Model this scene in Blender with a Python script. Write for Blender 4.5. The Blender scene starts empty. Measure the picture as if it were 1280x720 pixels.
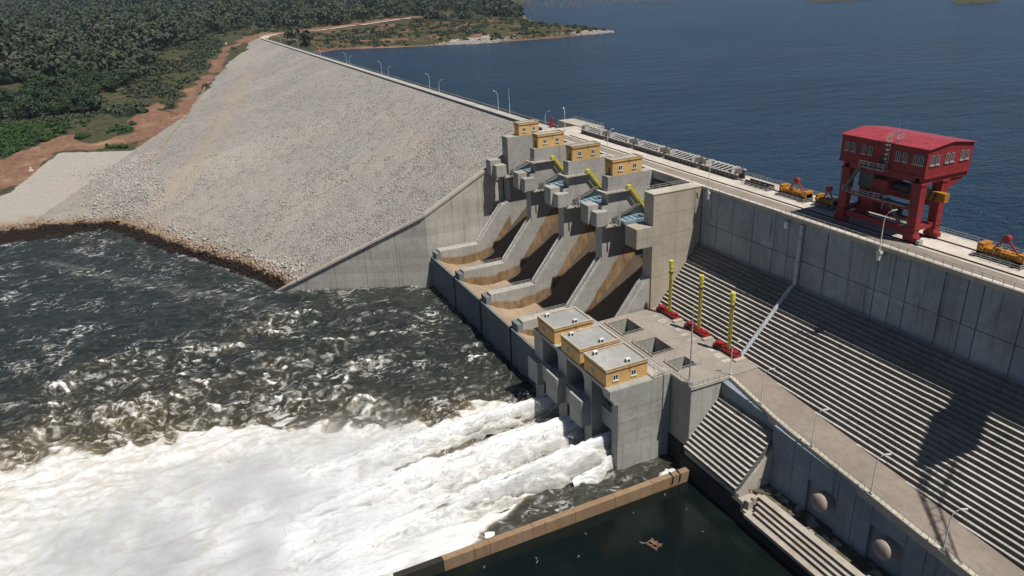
import bpy, math, random
import numpy as np
from mathutils import Vector, Matrix
random.seed(7); rng = np.random.default_rng(7)
sc = bpy.context.scene
COL = sc.collection

# ------------------------------------------------------------------ camera, sky, sun, exposure
CAM = np.array([98.07, -138.8, 55.0]); FPX = 902.0
_n = lambda v: np.array(v, float) / np.linalg.norm(v)
_M = np.array([-_n([-454, -354, 902.]), _n([2168, -482, 902.]), -_n([100, 2140, 902.])])
_U, _S, _V = np.linalg.svd(_M); ROT = _U @ _V          # camera (right, down, forward) -> world
cam = bpy.data.objects.new('camera', bpy.data.cameras.new('camera')); COL.objects.link(cam)
r, d, f = ROT[:, 0], ROT[:, 1], ROT[:, 2]
cam.matrix_world = Matrix(((r[0], -d[0], -f[0], CAM[0]), (r[1], -d[1], -f[1], CAM[1]), (r[2], -d[2], -f[2], CAM[2]), (0, 0, 0, 1)))
cam.data.sensor_width = 36; cam.data.lens = 36 * FPX / 1280; cam.data.clip_start = 1; cam.data.clip_end = 30000
sc.camera = cam
SUN = _n([.45, .19, 1.0])
w = bpy.data.worlds.new('World'); sc.world = w; w.use_nodes = True
wn = w.node_tree; bg = wn.nodes['Background']
sky = wn.nodes.new('ShaderNodeTexSky'); sky.sky_type = 'NISHITA'; sky.sun_disc = False
sky.sun_elevation = math.asin(SUN[2]); sky.sun_rotation = math.atan2(SUN[0], SUN[1])
sky.air_density = .6; sky.dust_density = .2; sky.ozone_density = 1.6
wn.links.new(sky.outputs[0], bg.inputs[0]); bg.inputs[1].default_value = 0.05
sl = bpy.data.lights.new('sun', 'SUN'); sl.energy = 5.0; sl.angle = math.radians(.53); sl.color = (1, .95, .87)
so = bpy.data.objects.new('sun', sl); COL.objects.link(so)
so.rotation_euler = Vector(-SUN).to_track_quat('-Z', 'Y').to_euler(); so.location = (60, 30, 160)
sc.view_settings.view_transform = 'Standard'; sc.view_settings.look = 'None'
sc.view_settings.exposure = 0.0; sc.view_settings.gamma = 1; sc.view_settings.use_curve_mapping = False
sc.render.engine = 'CYCLES'
sc.cycles.use_denoising = True; sc.cycles.max_bounces = 5; sc.cycles.diffuse_bounces = 2; sc.cycles.glossy_bounces = 2
sc.cycles.transparent_max_bounces = 6; sc.cycles.volume_bounces = 2; sc.cycles.caustics_reflective = False; sc.cycles.caustics_refractive = False

# ------------------------------------------------------------------ helpers
class MB:
    def __init__(s): s.v = []; s.f = []; s.m = []
    def add(s, vs, fs, mi=0):
        o = len(s.v); s.v += [tuple(map(float, p)) for p in vs]; s.f += [tuple(i + o for i in q) for q in fs]; s.m += [mi] * len(fs); return s
    def box(s, x0, x1, y0, y1, z0, z1, mi=0, top=None):
        vs = [(x0, y0, z0), (x1, y0, z0), (x1, y1, z0), (x0, y1, z0), (x0, y0, z1), (x1, y0, z1), (x1, y1, z1), (x0, y1, z1)]
        s.add(vs, [(0, 3, 2, 1), (0, 1, 5, 4), (1, 2, 6, 5), (2, 3, 7, 6), (3, 0, 4, 7)], mi)
        o = len(s.v) - 8; s.f.append((o + 4, o + 5, o + 6, o + 7)); s.m.append(mi if top is None else top); return s
    def bar(s, a, b, w=.1, h=None, mi=0):
        h = h or w; a = np.array(a, float); b = np.array(b, float); t = _n(b - a)
        up = np.array([0, 0, 1.]) if abs(t[2]) < .95 else np.array([0, 1., 0])
        u = _n(np.cross(t, up)) * w / 2; v = _n(np.cross(u, t)) * h / 2
        vs = [a - u - v, a + u - v, a + u + v, a - u + v, b - u - v, b + u - v, b + u + v, b - u + v]
        return s.add(vs, [(0, 1, 2, 3), (7, 6, 5, 4), (0, 4, 5, 1), (1, 5, 6, 2), (2, 6, 7, 3), (3, 7, 4, 0)], mi)
    def tube(s, pts, rad, n=8, mi=0, cap=True):
        pts = [np.array(p, float) for p in pts]; R = rad if hasattr(rad, '__len__') else [rad] * len(pts); vs = []; fs = []
        for i, p in enumerate(pts):
            t = _n(pts[min(i + 1, len(pts) - 1)] - pts[max(i - 1, 0)])
            a = np.array([0, 0, 1.]) if abs(t[2]) < .9 else np.array([1., 0, 0])
            u = _n(np.cross(t, a)); v = np.cross(t, u)
            for k in range(n):
                q = 2 * math.pi * k / n; vs.append(p + R[i] * (math.cos(q) * u + math.sin(q) * v))
        for i in range(len(pts) - 1):
            for k in range(n): fs.append((i * n + k, i * n + (k + 1) % n, (i + 1) * n + (k + 1) % n, (i + 1) * n + k))
        if cap: fs += [tuple(range(n - 1, -1, -1)), tuple(range((len(pts) - 1) * n, len(pts) * n))]
        return s.add(vs, fs, mi)
    def prism(s, poly, a0, a1, axis='x', mi=0):
        """closed polygon given in the two other axes, extruded along axis"""
        n = len(poly); mk = {'x': lambda a, p: (a, p[0], p[1]), 'y': lambda a, p: (p[0], a, p[1]), 'z': lambda a, p: (p[0], p[1], a)}[axis]
        vs = [mk(a0, p) for p in poly] + [mk(a1, p) for p in poly]
        fs = [(i, (i + 1) % n, n + (i + 1) % n, n + i) for i in range(n)] + [tuple(range(n - 1, -1, -1)), tuple(range(n, 2 * n))]
        return s.add(vs, fs, mi)
    def mesh(s, name='m'):
        me = bpy.data.meshes.new(name); me.from_pydata(s.v, [], s.f); me.polygons.foreach_set('material_index', s.m); me.update()
        import bmesh
        bm = bmesh.new(); bm.from_mesh(me); bmesh.ops.recalc_face_normals(bm, faces=bm.faces); bm.to_mesh(me); bm.free(); return me

def link(name, me, mats, parent=None, loc=None, rz=0):
    o = bpy.data.objects.new(name, me); COL.objects.link(o)
    if me is not None and mats is not None and len(me.materials) == 0:
        for m in (mats if isinstance(mats, (list, tuple)) else [mats]): me.materials.append(m)
    if parent is not None: o.parent = parent
    if loc is not None: o.location = loc
    if rz: o.rotation_euler[2] = rz
    return o
def obj(name, mb, mats, parent=None): return link(name, mb.mesh(name), mats, parent)
def tag(o, label, cat, group=None):
    o['label'] = label; o['category'] = cat
    if group: o['group'] = group
    return o
def thing(name, label, cat, loc=(0, 0, 0), group=None):
    o = link(name, None, None, None, loc); o.empty_display_size = .5; return tag(o, label, cat, group)
def kind(o, k): o['kind'] = k; return o
def copy_tree(o, parent=None):
    c = o.copy(); COL.objects.link(c); c.parent = parent
    for ch in list(o.children): copy_tree(ch, c)
    return c
def npmesh(name, V, F, attrs=None, smooth=False):
    me = bpy.data.meshes.new(name); F = np.asarray(F, np.int32); k = F.shape[1]
    me.vertices.add(len(V)); me.vertices.foreach_set('co', np.asarray(V, np.float32).ravel())
    me.loops.add(F.size); me.loops.foreach_set('vertex_index', F.ravel())
    me.polygons.add(len(F)); me.polygons.foreach_set('loop_start', np.arange(0, F.size, k, dtype=np.int32))
    if smooth: me.polygons.foreach_set('use_smooth', np.ones(len(F), bool))
    me.update(calc_edges=True)
    for a, (dom, val) in (attrs or {}).items():
        at = me.attributes.new(a, 'FLOAT', dom); at.data.foreach_set('value', np.asarray(val, np.float32).ravel())
    return me
def grid_faces(nx, ny):
    i = np.arange(nx - 1)[:, None] * ny + np.arange(ny - 1)[None, :]
    return np.stack([i, i + ny, i + ny + 1, i + 1], -1).reshape(-1, 4)
def _h(ix, iy, s):
    h = (ix.astype(np.int64) * 374761393 + iy.astype(np.int64) * 668265263 + s * 974711) & 0xFFFFFFFF
    h = ((h ^ (h >> 13)) * 1274126177) & 0xFFFFFFFF; h ^= h >> 16
    return h
def noise(x, y, s=0):
    x = np.asarray(x, float); y = np.asarray(y, float); ix = np.floor(x); iy = np.floor(y); fx = x - ix; fy = y - iy
    u = fx**3 * (fx * (fx * 6 - 15) + 10); v = fy**3 * (fy * (fy * 6 - 15) + 10)
    def g(a, b):
        q = _h(ix + a, iy + b, s) / 4294967296.0 * 6.2831853
        return np.cos(q) * (fx - a) + np.sin(q) * (fy - b)
    return 1.5 * ((g(0, 0) * (1 - u) + g(1, 0) * u) * (1 - v) + (g(0, 1) * (1 - u) + g(1, 1) * u) * v)
def fbm(x, y, s=0, o=4, l=2.1, p=.5):
    t = 0; a = 1
    for i in range(o): t = t + a * noise(x * l**i, y * l**i, s + i * 17); a *= p
    return t
sstep = lambda a, b, x: (lambda t: t * t * (3 - 2 * t))(np.clip((x - a) / (b - a), 0, 1))
def segdist(x, y, pts):
    d = np.full(np.shape(x), 1e9)
    for (ax, ay), (bx, by) in zip(pts[:-1], pts[1:]):
        l = (bx - ax)**2 + (by - ay)**2 + 1e-9; t = np.clip(((x - ax) * (bx - ax) + (y - ay) * (by - ay)) / l, 0, 1)
        d = np.minimum(d, np.hypot(x - ax - t * (bx - ax), y - ay - t * (by - ay)))
    return d
def inpoly(x, y, P):
    c = np.zeros(np.shape(x), bool); j = len(P) - 1
    for i in range(len(P)):
        (xi, yi), (xj, yj) = P[i], P[j]
        c ^= ((yi > y) != (yj > y)) & (x < (xj - xi) * (y - yi) / (yj - yi + 1e-12) + xi); j = i
    return c
def sdist(x, y, P): return np.where(inpoly(x, y, P), 1, -1) * segdist(x, y, list(P) + [P[0]])

# ------------------------------------------------------------------ materials
class NT:
    def __init__(s, name):
        s.mat = bpy.data.materials.new(name); s.mat.use_nodes = True; s.t = s.mat.node_tree; s.p = s.t.nodes['Principled BSDF']; s.out = s.t.nodes['Material Output']
        s.pos = s.t.nodes.new('ShaderNodeNewGeometry').outputs['Position']
    def n(s, ty, _in=None, **kw):
        o = s.t.nodes.new('ShaderNode' + ty)
        for k, v in kw.items(): setattr(o, k, v)
        for k, v in (_in or {}).items():
            if hasattr(v, 'links'): s.t.links.new(v, o.inputs[k])
            else: o.inputs[k].default_value = v
        return o
    def L(s, a, b): s.t.links.new(a, b)
    def map(s, sc_=(1, 1, 1), src=None, rot=(0, 0, 0)): return s.n('Mapping', {'Vector': src or s.pos, 'Scale': sc_, 'Rotation': rot}).outputs[0]
    def noise(s, scale, detail=4, rough=.55, vec=None, dist=0): return s.n('TexNoise', {'Vector': vec or s.pos, 'Scale': scale, 'Detail': detail, 'Roughness': rough, 'Distortion': dist}).outputs[0]
    def vor(s, scale, vec=None, feature='F1', out=0, rnd=1): return s.n('TexVoronoi', {'Vector': vec or s.pos, 'Scale': scale, 'Randomness': rnd}, feature=feature).outputs[out]
    def m(s, op, a, b=0., c=0., clamp=False): return s.n('Math', {0: a, 1: b, 2: c}, operation=op, use_clamp=clamp).outputs[0]
    def ss(s, a, b, x): return s.n('MapRange', {'Value': x, 1: a, 2: b}, interpolation_type='SMOOTHSTEP').outputs[0]
    def mix(s, f, a, b, bl='MIX'):
        o = s.n('Mix', data_type='RGBA', blend_type=bl)
        for i, v in ((0, f), (6, a), (7, b)):
            if hasattr(v, 'links'): s.L(v, o.inputs[i])
            else: o.inputs[i].default_value = v if i == 0 else (*v[:3], 1)
        return o.outputs[2]
    def attr(s, a): return s.n('Attribute', attribute_name=a).outputs['Fac']
    def sep(s): return s.n('SeparateXYZ', {0: s.pos}).outputs
    def bump(s, h, strength=.4, dist=.2): s.L(s.n('Bump', {'Height': h, 'Strength': strength, 'Distance': dist}).outputs[0], s.p.inputs['Normal'])
    def done(s, col, rough=.85, metal=0, spec=None):
        for k, v in (('Base Color', col), ('Roughness', rough), ('Metallic', metal)):
            if hasattr(v, 'links'): s.L(v, s.p.inputs[k])
            else: s.p.inputs[k].default_value = (*v[:3], 1) if k == 'Base Color' else v
        if spec is not None: s.p.inputs['Specular IOR Level'].default_value = spec
        return s.mat
mul = lambda c, k: tuple(min(1, a * k) for a in c[:3])
def concrete(name, c, dark=.5, streak=.5, lift=0., sc_=1., warm=None, bump=.25, stain=None):
    t = NT(name); c = mul(c, 1.17)
    big = t.noise(.09 * sc_, 5, .6); med = t.noise(.6 * sc_, 5, .65); fine = t.noise(5 * sc_, 3, .6)
    st = t.noise(.9 * sc_, 4, .6, t.map((1, 1, .06))); st2 = t.noise(.28 * sc_, 3, .5, t.map((1, 1, .1)))
    col = t.mix(t.ss(.35, .65, big), mul(c, 1.12), mul(c, .82))
    if warm: col = t.mix(t.m('MULTIPLY', t.ss(.5, .68, t.noise(.16 * sc_, 4, .6, t.map((1, 1, .5)))), .7), col, warm)
    col = t.mix(t.m('MULTIPLY', t.ss(.42, .72, med), .55), col, mul(c, .58))
    col = t.mix(t.m('MULTIPLY', t.m('MULTIPLY', t.ss(.5, .72, st), t.ss(.38, .6, st2)), streak), col, mul(c, dark))
    col = t.mix(.22, col, t.mix(fine, mul(c, .45), mul(c, 1.5)))
    if lift:
        z = t.sep()[2]; fr = t.m('FRACT', t.m('DIVIDE', z, lift)); line = t.m('LESS_THAN', fr, .035)
        col = t.mix(t.m('MULTIPLY', line, .5), col, mul(c, .4))
        band = t.n('TexWhiteNoise', {'W': t.m('FLOOR', t.m('DIVIDE', z, lift))}, noise_dimensions='1D').outputs[0]
        col = t.mix(.18, col, t.mix(band, mul(c, .6), mul(c, 1.3)))
    rv = t.n('MapRange', {'Value': t.n('ObjectInfo').outputs['Random'], 3: .0, 4: .26}).outputs[0]; col = t.mix(rv, col, mul(c, .45))
    if stain: col = stain(t, col)
    t.bump(t.m('ADD', t.m('MULTIPLY', fine, .3), med), bump, .12)
    return t.done(col, .88, spec=.25)
def paint(name, c, rough=.45, wear=.35, metal=0, wc=None):
    t = NT(name); a = t.noise(.8, 5, .7); b = t.noise(5, 3, .6)
    stv = t.noise(1.6, 4, .65, t.map((1, 1, .12))); col = t.mix(t.ss(.35, .7, a), mul(c, 1.12), mul(c, .72)); col = t.mix(t.m('MULTIPLY', t.ss(.5, .72, stv), wear), col, mul(c, .5)); col = t.mix(t.m('MULTIPLY', t.ss(.52, .75, t.noise(.35, 4, .6)), wear * .6), col, tuple(min(1, q * .9 + .025) for q in c[:3])); col = t.mix(t.m('MULTIPLY', t.ss(.55, .75, b), wear), col, wc or mul(c, .35))
    t.bump(b, .08, .03); return t.done(col, rough, metal)

def chute_stain(t, col):
    x, y, z = t.sep()
    n1 = t.m('MULTIPLY', t.m('SUBTRACT', t.noise(.25, 4), .5), 2.0)
    a = t.m('MULTIPLY_ADD', t.m('ADD', y, 16.4), 1.375, -23.1); lim = t.m('MAXIMUM', a, t.m('MULTIPLY_ADD', t.m('ABSOLUTE', t.m('ADD', y, 44.)), .16, -45.6))
    lim = t.m('ADD', lim, n1)
    f = t.ss(-.5, .5, t.m('SUBTRACT', lim, z)); v = t.noise(.45, 5, .6, t.map((1, 1, .35)))
    f = t.m('MULTIPLY', f, t.n('MapRange', {'Value': v, 1: .2, 2: .6, 3: .55, 4: 1.}).outputs[0])
    return t.mix(f, col, t.mix(t.ss(.35, .65, v), (.31, .19, .08), (.19, .12, .058)))
CONC = concrete('concrete_pale', (.42, .385, .325), .45, .6, warm=(.44, .37, .26))
CONC_RW = concrete('concrete_stained_buff', (.40, .36, .295), .4, .75, lift=6.2, warm=(.42, .33, .2))
CONC_PIER = concrete('concrete_pier', (.36, .345, .315), .4, .75, lift=2.8)
CONC_CHUTE = concrete('concrete_chute', (.36, .345, .315), .4, .75, stain=chute_stain)
CONC_LEFT = concrete('concrete_streaked', (.42, .40, .36), .30, 1., lift=3.0, warm=(.4, .35, .26))
CONC_WALL = concrete('concrete_weathered', (.29, .325, .355), .2, 1., warm=(.21, .19, .16), bump=.4)  # blue cast of skylit shade is mixed into the wall's base colour
CONC_OUT = concrete('concrete_outlet', (.34, .335, .31), .5, .6)
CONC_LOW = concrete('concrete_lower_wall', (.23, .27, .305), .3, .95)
SILLM = concrete('sill_wall_dark', (.17, .185, .19), .35, .8)
DECK = concrete('deck_concrete', (.50, .455, .40), .6, .25, warm=(.42, .35, .29))
TREAD = concrete('step_tread_pale', (.44, .41, .37), .3, 1.)
RISER = concrete('step_riser_dark', (.125, .122, .117), .3, .8, warm=(.10, .085, .06))  # upright step faces get a darker colour than the step tops
STEPW = concrete('step_tread_stained', (.40, .36, .31), .35, .7, warm=(.3, .2, .12))
DIRTROAD = concrete('road_dusty_tan', (.25, .21, .178), .5, .4, warm=(.32, .28, .24))
ASPH = concrete('crest_road_surface', (.40, .385, .365), .7, .1)
MOSS = concrete('bench_mossy', (.09, .085, .05), .4, .4, warm=(.36, .33, .27), sc_=2.5)
MOSSWALL = concrete('quay_wet_wall', (.035, .033, .028), .5, .6)
RUSTW = concrete('rusty_guide_wall', (.28, .185, .11), .3, 1., warm=(.31, .26, .19))
PUDDLE = concrete('chute_floor_wet', (.125, .095, .067), .3, 1., warm=(.19, .125, .065))
LIP = concrete('bucket_floor_sandy', (.33, .25, .175), .5, .5, warm=(.42, .35, .27))
HOUSE = concrete('house_render_ochre', (.62, .385, .15), .55, .6, bump=.08)
TRIM = concrete('house_trim_orange', (.62, .31, .09), .75, .2, bump=.08)
ROOF = concrete('roof_felt_grey', (.34, .335, .325), .5, .6)
RED = paint('crane_red_paint', (.26, .018, .019), .65, .3); REDROOF = paint('crane_roof_red', (.36, .05, .06), .35, .25)
REDB = paint('frame_red_paint', (.30, .018, .02), .5, .5); YEL = paint('cylinder_yellow', (.66, .56, .07), .45, .3)
ORANGE = paint('beam_orange_yellow', (.45, .20, .025), .5, .5); BLUE = paint('steel_pale_blue', (.22, .34, .42), .5, .3)
WHITE = paint('white_paint', (.74, .74, .72), .45, .15); GALV = paint('galvanised_steel', (.45, .46, .46), .5, .3, .3)
BLACK = paint('black_steel', (.03, .03, .03), .5, .3); DSTEEL = paint('weathered_gate_steel', (.16, .145, .13), .6, .5, 0, (.12, .07, .04))
PSTEEL = paint('pale_gate_steel', (.50, .48, .45), .6, .5, 0, (.25, .2, .16)); RUST = paint('rust', (.19, .09, .06), .8, .5)
PIPEB = paint('pipe_blue_grey', (.44, .48, .52), .5, .3); CAPM = concrete('bulkhead_pinkish', (.30, .245, .215), .4, .8, sc_=2)
def glass():
    t = NT('window_glass'); return t.done((.02, .03, .035), .08, 0, .6)
GLASS = glass(); RAILK = paint('rail_dark', (.06, .045, .04), .6, .4)
def rockmat(name, c1, c2, sc_):
    t = NT(name); cell = t.vor(sc_, out=1); d1 = t.vor(sc_); big = t.noise(.012, 4, .6); med = t.noise(.07, 4)
    g = t.n('SeparateColor', {0: cell}).outputs[0]
    col = t.mix(g, mul(c1, .72), mul(c1, 1.2)); col = t.mix(t.m('MULTIPLY', t.ss(.45, .62, med), .35), col, c2); col = t.mix(t.m('MULTIPLY', t.ss(.4, .65, big), .3), col, mul(c1, 1.15))
    col = t.mix(t.m('MULTIPLY', t.ss(.4, .7, d1), .6), col, mul(c1, .35))
    col = t.mix(t.m('MULTIPLY', t.ss(.42, .6, t.noise(.014, 5, .62)), .6), col, mul(c2, 1.12)); col = t.mix(t.m('MULTIPLY', t.ss(.5, .68, t.noise(.3, 4, .6, t.map((.04, 1, 1)))), .3), col, mul(c1, .72))
    col = t.mix(t.m('MULTIPLY', t.m('MULTIPLY', t.attr('dirt'), t.ss(.3, .6, t.noise(.12, 5, .65))), .85), col, (.37, .305, .235))
    z = t.sep()[2]; wet = t.m('ADD', z, t.m('MULTIPLY', t.m('SUBTRACT', t.noise(.11, 4), .5), 3.5))
    col = t.mix(t.ss(-51.5, -55., wet), col, (.29, .20, .13)); col = t.mix(t.ss(-54.2, -55.4, wet), col, (.022, .014, .010))
    t.bump(t.m('SUBTRACT', t.noise(1.2, 3), d1), .7, .5); return t.done(col, .9, spec=.2)
ROCK = rockmat('rockfill_stone', (.375, .355, .33), (.355, .315, .275), 1.6)
def stonemat():
    t = NT('loose_stone'); rnd = t.attr('tint'); c = t.mix(rnd, (.25, .23, .21), (.49, .46, .43)); z = t.sep()[2]
    wet = t.m('ADD', z, t.m('MULTIPLY', t.m('SUBTRACT', t.noise(.11, 4), .5), 3.5))
    c = t.mix(t.ss(-51.5, -55., wet), c, (.26, .175, .11)); c = t.mix(t.ss(-54.2, -55.4, wet), c, (.022, .014, .010)); t.bump(t.noise(3), .4, .1); return t.done(c, .9, spec=.2)
STONE = stonemat()
def landmat():
    t = NT('land_soil'); a = t.noise(.03, 6, .65); b = t.noise(.25, 5, .65); c_ = t.noise(1.2, 4)
    grass = t.mix(t.ss(.35, .65, b), (.034, .046, .02), (.09, .08, .044)); grass = t.mix(t.ss(.55, .7, a), grass, (.16, .10, .055))
    red = t.mix(t.ss(.35, .65, b), (.25, .15, .09), (.17, .085, .066)); red = t.mix(t.ss(.5, .7, a), red, (.33, .22, .13))
    grav = t.mix(c_, (.28, .26, .235), (.48, .445, .40)); grav = t.mix(t.ss(.5, .7, a), grav, (.42, .36, .29))
    col = t.mix(t.ss(.35, .6, t.m('ADD', t.attr('red'), t.m('MULTIPLY', t.m('SUBTRACT', b, .5), .7))), grass, red)
    col = t.mix(t.ss(.4, .6, t.m('ADD', t.attr('gravel'), t.m('MULTIPLY', t.m('SUBTRACT', b, .5), .4))), col, grav)
    z = t.sep()[2]; wet = t.m('ADD', z, t.m('MULTIPLY', t.m('SUBTRACT', t.noise(.11, 4), .5), 3.5)); lowf = t.ss(-50., -52., z)
    col = t.mix(t.m('MULTIPLY', t.ss(-53, -55.4, wet), lowf), col, (.28, .19, .12)); col = t.mix(t.m('MULTIPLY', t.ss(-54.6, -55.6, wet), lowf), col, (.022, .014, .010))
    t.bump(t.m('ADD', b, c_), .8, .8); return t.done(col, .95, spec=.1)
LAND = landmat()
def leafmat(name, c, var):
    t = NT(name); rnd = t.n('ObjectInfo').outputs['Random']; tint = t.attr('tint'); k = t.m('ADD', t.m('MULTIPLY', rnd, .5), t.m('MULTIPLY', tint, .5))
    col = t.mix(k, mul(c, .55), mul(c, 1.4)); col = t.mix(t.m('MULTIPLY', t.ss(.55, .95, rnd), var), col, (.07, .064, .042)); col = t.mix(t.m('MULTIPLY', t.ss(.8, .95, t.attr('dry')), .8), col, (.085, .078, .066))
    return t.done(col, .75, spec=.25)
LEAF = leafmat('foliage', (.028, .058, .021), .45); LEAFB = leafmat('foliage_bright', (.036, .085, .018), .25); BARK = paint('bark', (.16, .13, .10), .9, .4)
BAREB = paint('bare_branch', (.27, .245, .22), .9, .3)

def lakemat():
    t = NT('lake_water'); big = t.noise(.004, 3, .5, t.map((1, 1, 1))); patch = t.ss(.35, .65, t.noise(.012, 4, .6, t.map((1, .5, 1))))
    w1 = t.noise(.55, 4, .6, t.map((1., .55, 1), rot=(0, 0, .5))); w2 = t.noise(.09, 3, .6, t.map((1., .5, 1), rot=(0, 0, .5)))
    col = t.mix(patch, (.005, .020, .043), (.009, .028, .054))
    t.bump(t.m('ADD', w1, t.m('MULTIPLY', w2, 2.0)), .8, 1.6)
    return t.done(col, t.m('MULTIPLY_ADD', big, .1, .16), 0, .5)
LAKE = lakemat()
def rivermat():
    t = NT('river_water'); F = t.attr('foam'); Cr = t.attr('crest'); Tb = t.attr('turbid')
    flow = t.map((1., .5, 1.), rot=(0, 0, .25)); warp = t.n('VectorMath', {0: flow, 1: t.n('VectorMath', {0: t.n('TexNoise', {'Vector': t.pos, 'Scale': .09, 'Detail': 3.}).outputs[1], 'Scale': 11.}, operation='SCALE').outputs[0]}, operation='ADD').outputs[0]
    n1 = t.noise(.32, 7, .62, warp); rid = t.m('SUBTRACT', 1., t.m('MULTIPLY', t.m('ABSOLUTE', t.m('SUBTRACT', n1, .5)), 6.5), clamp=True)
    n2 = t.noise(.62, 5, .6, warp); rid2 = t.m('SUBTRACT', 1., t.m('MULTIPLY', t.m('ABSOLUTE', t.m('SUBTRACT', n2, .5)), 6.), clamp=True)
    patch = t.ss(.48, .64, t.noise(.05, 5, .62))
    n0 = t.noise(.115, 5, .55, warp); big = t.ss(.62, .93, t.m('SUBTRACT', 1., t.m('MULTIPLY', t.m('ABSOLUTE', t.m('SUBTRACT', n0, .5)), 9.), clamp=True))
    fil = t.m('MAXIMUM', t.m('MULTIPLY', big, t.ss(.47, .6, n2)), t.m('MULTIPLY', t.ss(.6, .97, rid), t.m('MULTIPLY', t.ss(.46, .6, n2), .5)))
    Mk = t.m('ADD', t.m('MULTIPLY_ADD', patch, .75, .06), t.m('ADD', t.m('MULTIPLY', F, .5), t.m('MULTIPLY', Tb, .4)))
    v = t.m('ADD', t.m('ADD', t.m('MULTIPLY', F, 1.2), t.m('MULTIPLY', Cr, 1.1)), t.m('MULTIPLY', t.m('SUBTRACT', n2, .5), .75))
    fac = t.m('MAXIMUM', t.ss(.5, .85, v), t.m('MULTIPLY', fil, t.m('MINIMUM', Mk, .9)))
    deep = t.mix(Tb, (.019, .024, .021), (.062, .053, .032)); deep = t.mix(t.m('MULTIPLY', t.ss(.4, .65, n1), .6), deep, t.mix(Tb, (.036, .04, .034), (.10, .083, .05)))
    mid = t.mix(t.ss(.15, .55, v), deep, t.mix(Tb, (.07, .075, .065), (.17, .14, .09)))
    fo = t.mix(t.ss(.35, .62, t.noise(.5, 6, .65, warp)), (.54, .51, .45), (.74, .75, .75))
    col = t.mix(fac, mid, fo); t.bump(t.m('ADD', t.noise(.9, 6, .65, flow), t.m('MULTIPLY', t.noise(3.2, 4), .15)), .5, .55)
    return t.done(col, t.m('MULTIPLY_ADD', fac, .6, .12), 0, .45)
RIVER = rivermat()
def poolmat():
    t = NT('pool_water'); col = t.mix(t.ss(.45, .7, t.noise(.08, 4)), (.004, .0075, .0065), (.007, .012, .0095)); t.bump(t.noise(1.4, 3, .5), .12, .15); return t.done(col, .1, 0, .35)
POOL = poolmat()
def jetmat():
    t = NT('white_water'); tb = t.attr('thin'); lo = t.map((1.2, .09, .5)); st = t.noise(1.3, 7, .7, lo); st2 = t.noise(2.6, 5, .65, t.map((1., .22, 1)))
    cl = t.noise(.5, 7, .7, t.map((1.3, .3, 1))); v = t.m('ADD', t.m('MULTIPLY', st, .72), t.m('ADD', t.m('MULTIPLY', st2, .45), t.m('MULTIPLY', cl, .23)))
    v = t.m('SUBTRACT', v, t.m('MULTIPLY', tb, .55)); col = t.mix(t.ss(.2, .5, v), (.17, .155, .125), (.58, .57, .54)); col = t.mix(t.ss(.44, .72, v), col, (.78, .795, .81))
    t.bump(v, .4, .5); t.p.inputs['Subsurface Weight'].default_value = .55; t.p.inputs['Subsurface Radius'].default_value = (1, 1, 1); t.p.inputs['Subsurface Scale'].default_value = 1.6; return t.done(col, .7, 0, .2)
JET = jetmat()
def foammat():
    t = NT('foam_spray'); return t.done((.8, .8, .8), .7, 0, .2)
SPRAY = foammat()

# ------------------------------------------------------------------ land
WZ = -57.5; LZ = -4.0
XS = [-7000, -4000, -2500, -1500, -1050, -800, -600, -480, -360, -300, 0]; ZS = [270, 165, 52, 14, -1, -20, -34, -44, -55, -62, -66]
LANDP = [(-735, 14), (-777, 45), (-744, 93), (-700, 183), (-690, 280), (-702, 372), (-760, 400), (-1000, 430), (-1180, 490), (-1560, 660), (-1900, 780), (-2800, 1300), (-9000, 6000), (-9000, -3000), (-735, -3000)]
KX = [-1100, -810, -600, -500, -360, -336, -280, -194, -100]; KV = [.2, .26, .28, .26, .25, .322, .375, .523, .523]
def z_down(x, y): return np.interp(x, XS, ZS) + 2.2 * fbm(x / 90, y / 90, 3, 3) * sstep(-420, -700, x) + .5 * fbm(x / 14, y / 14, 5, 3) * sstep(-380, -460, x) + 14 * fbm(x / 500, y / 500, 9, 2) * sstep(-1300, -2600, x)
def z_up(x, y):
    sd = sdist(x, y, LANDP); hill = np.maximum(0, np.interp(x, XS, ZS) - 2) * sstep(40, 350, sd)
    return LZ + np.clip(sd * .09, -5, 6) + 1.3 * fbm(x / 45, y / 45, 31, 3) * sstep(3, 40, sd) + hill
def z_land(x, y):
    b = sstep(-12, 22, y); return z_down(x, y) * (1 - b) + z_up(x, y) * b
def axis(a, b, step, far0, far1, gr=1.07):
    m = list(np.arange(a, b + .1, step)); s = step
    lo = [a]; hi = [m[-1]]
    while lo[-1] > far0: s *= gr; lo.append(lo[-1] - s)
    s = step
    while hi[-1] < far1: s *= gr; hi.append(hi[-1] + s)
    return np.array(lo[:0:-1] + m + hi[1:])
xs = axis(-1250, -195, 4.5, -7000, -196); ys = axis(-420, 460, 4.5, -1600, 3000)
X, Y = np.meshgrid(xs, ys, indexing='ij'); Z = z_land(X, Y)
APRON = [(-330, -240), (-400, -262), (-427, -238), (-507, -218), (-487, -160), (-430, -150), (-330, -160)]
GULLY = [(-440, -163), (-520, -150), (-575, -136), (-690, -115), (-782, -94), (-885, -75), (-989, -54), (-1060, -25), (-1150, 15)]
wob = 9 * fbm(X / 30, Y / 30, 12, 3)
gravel = sstep(-6, 4, sdist(X, Y, APRON))
REDG = [(-440, -250), (-449, -228), (-512, -217), (-515, -168), (-545, -150), (-610, -142), (-660, -150), (-600, -168), (-550, -176), (-512, -196), (-561, -216), (-500, -262)]
red = np.maximum(sstep(-9, 7, sdist(X, Y, REDG) + wob), (.62 + .3 * sstep(-640, -520, X)) * sstep(13, 5, segdist(X, Y, GULLY) + wob))
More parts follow.
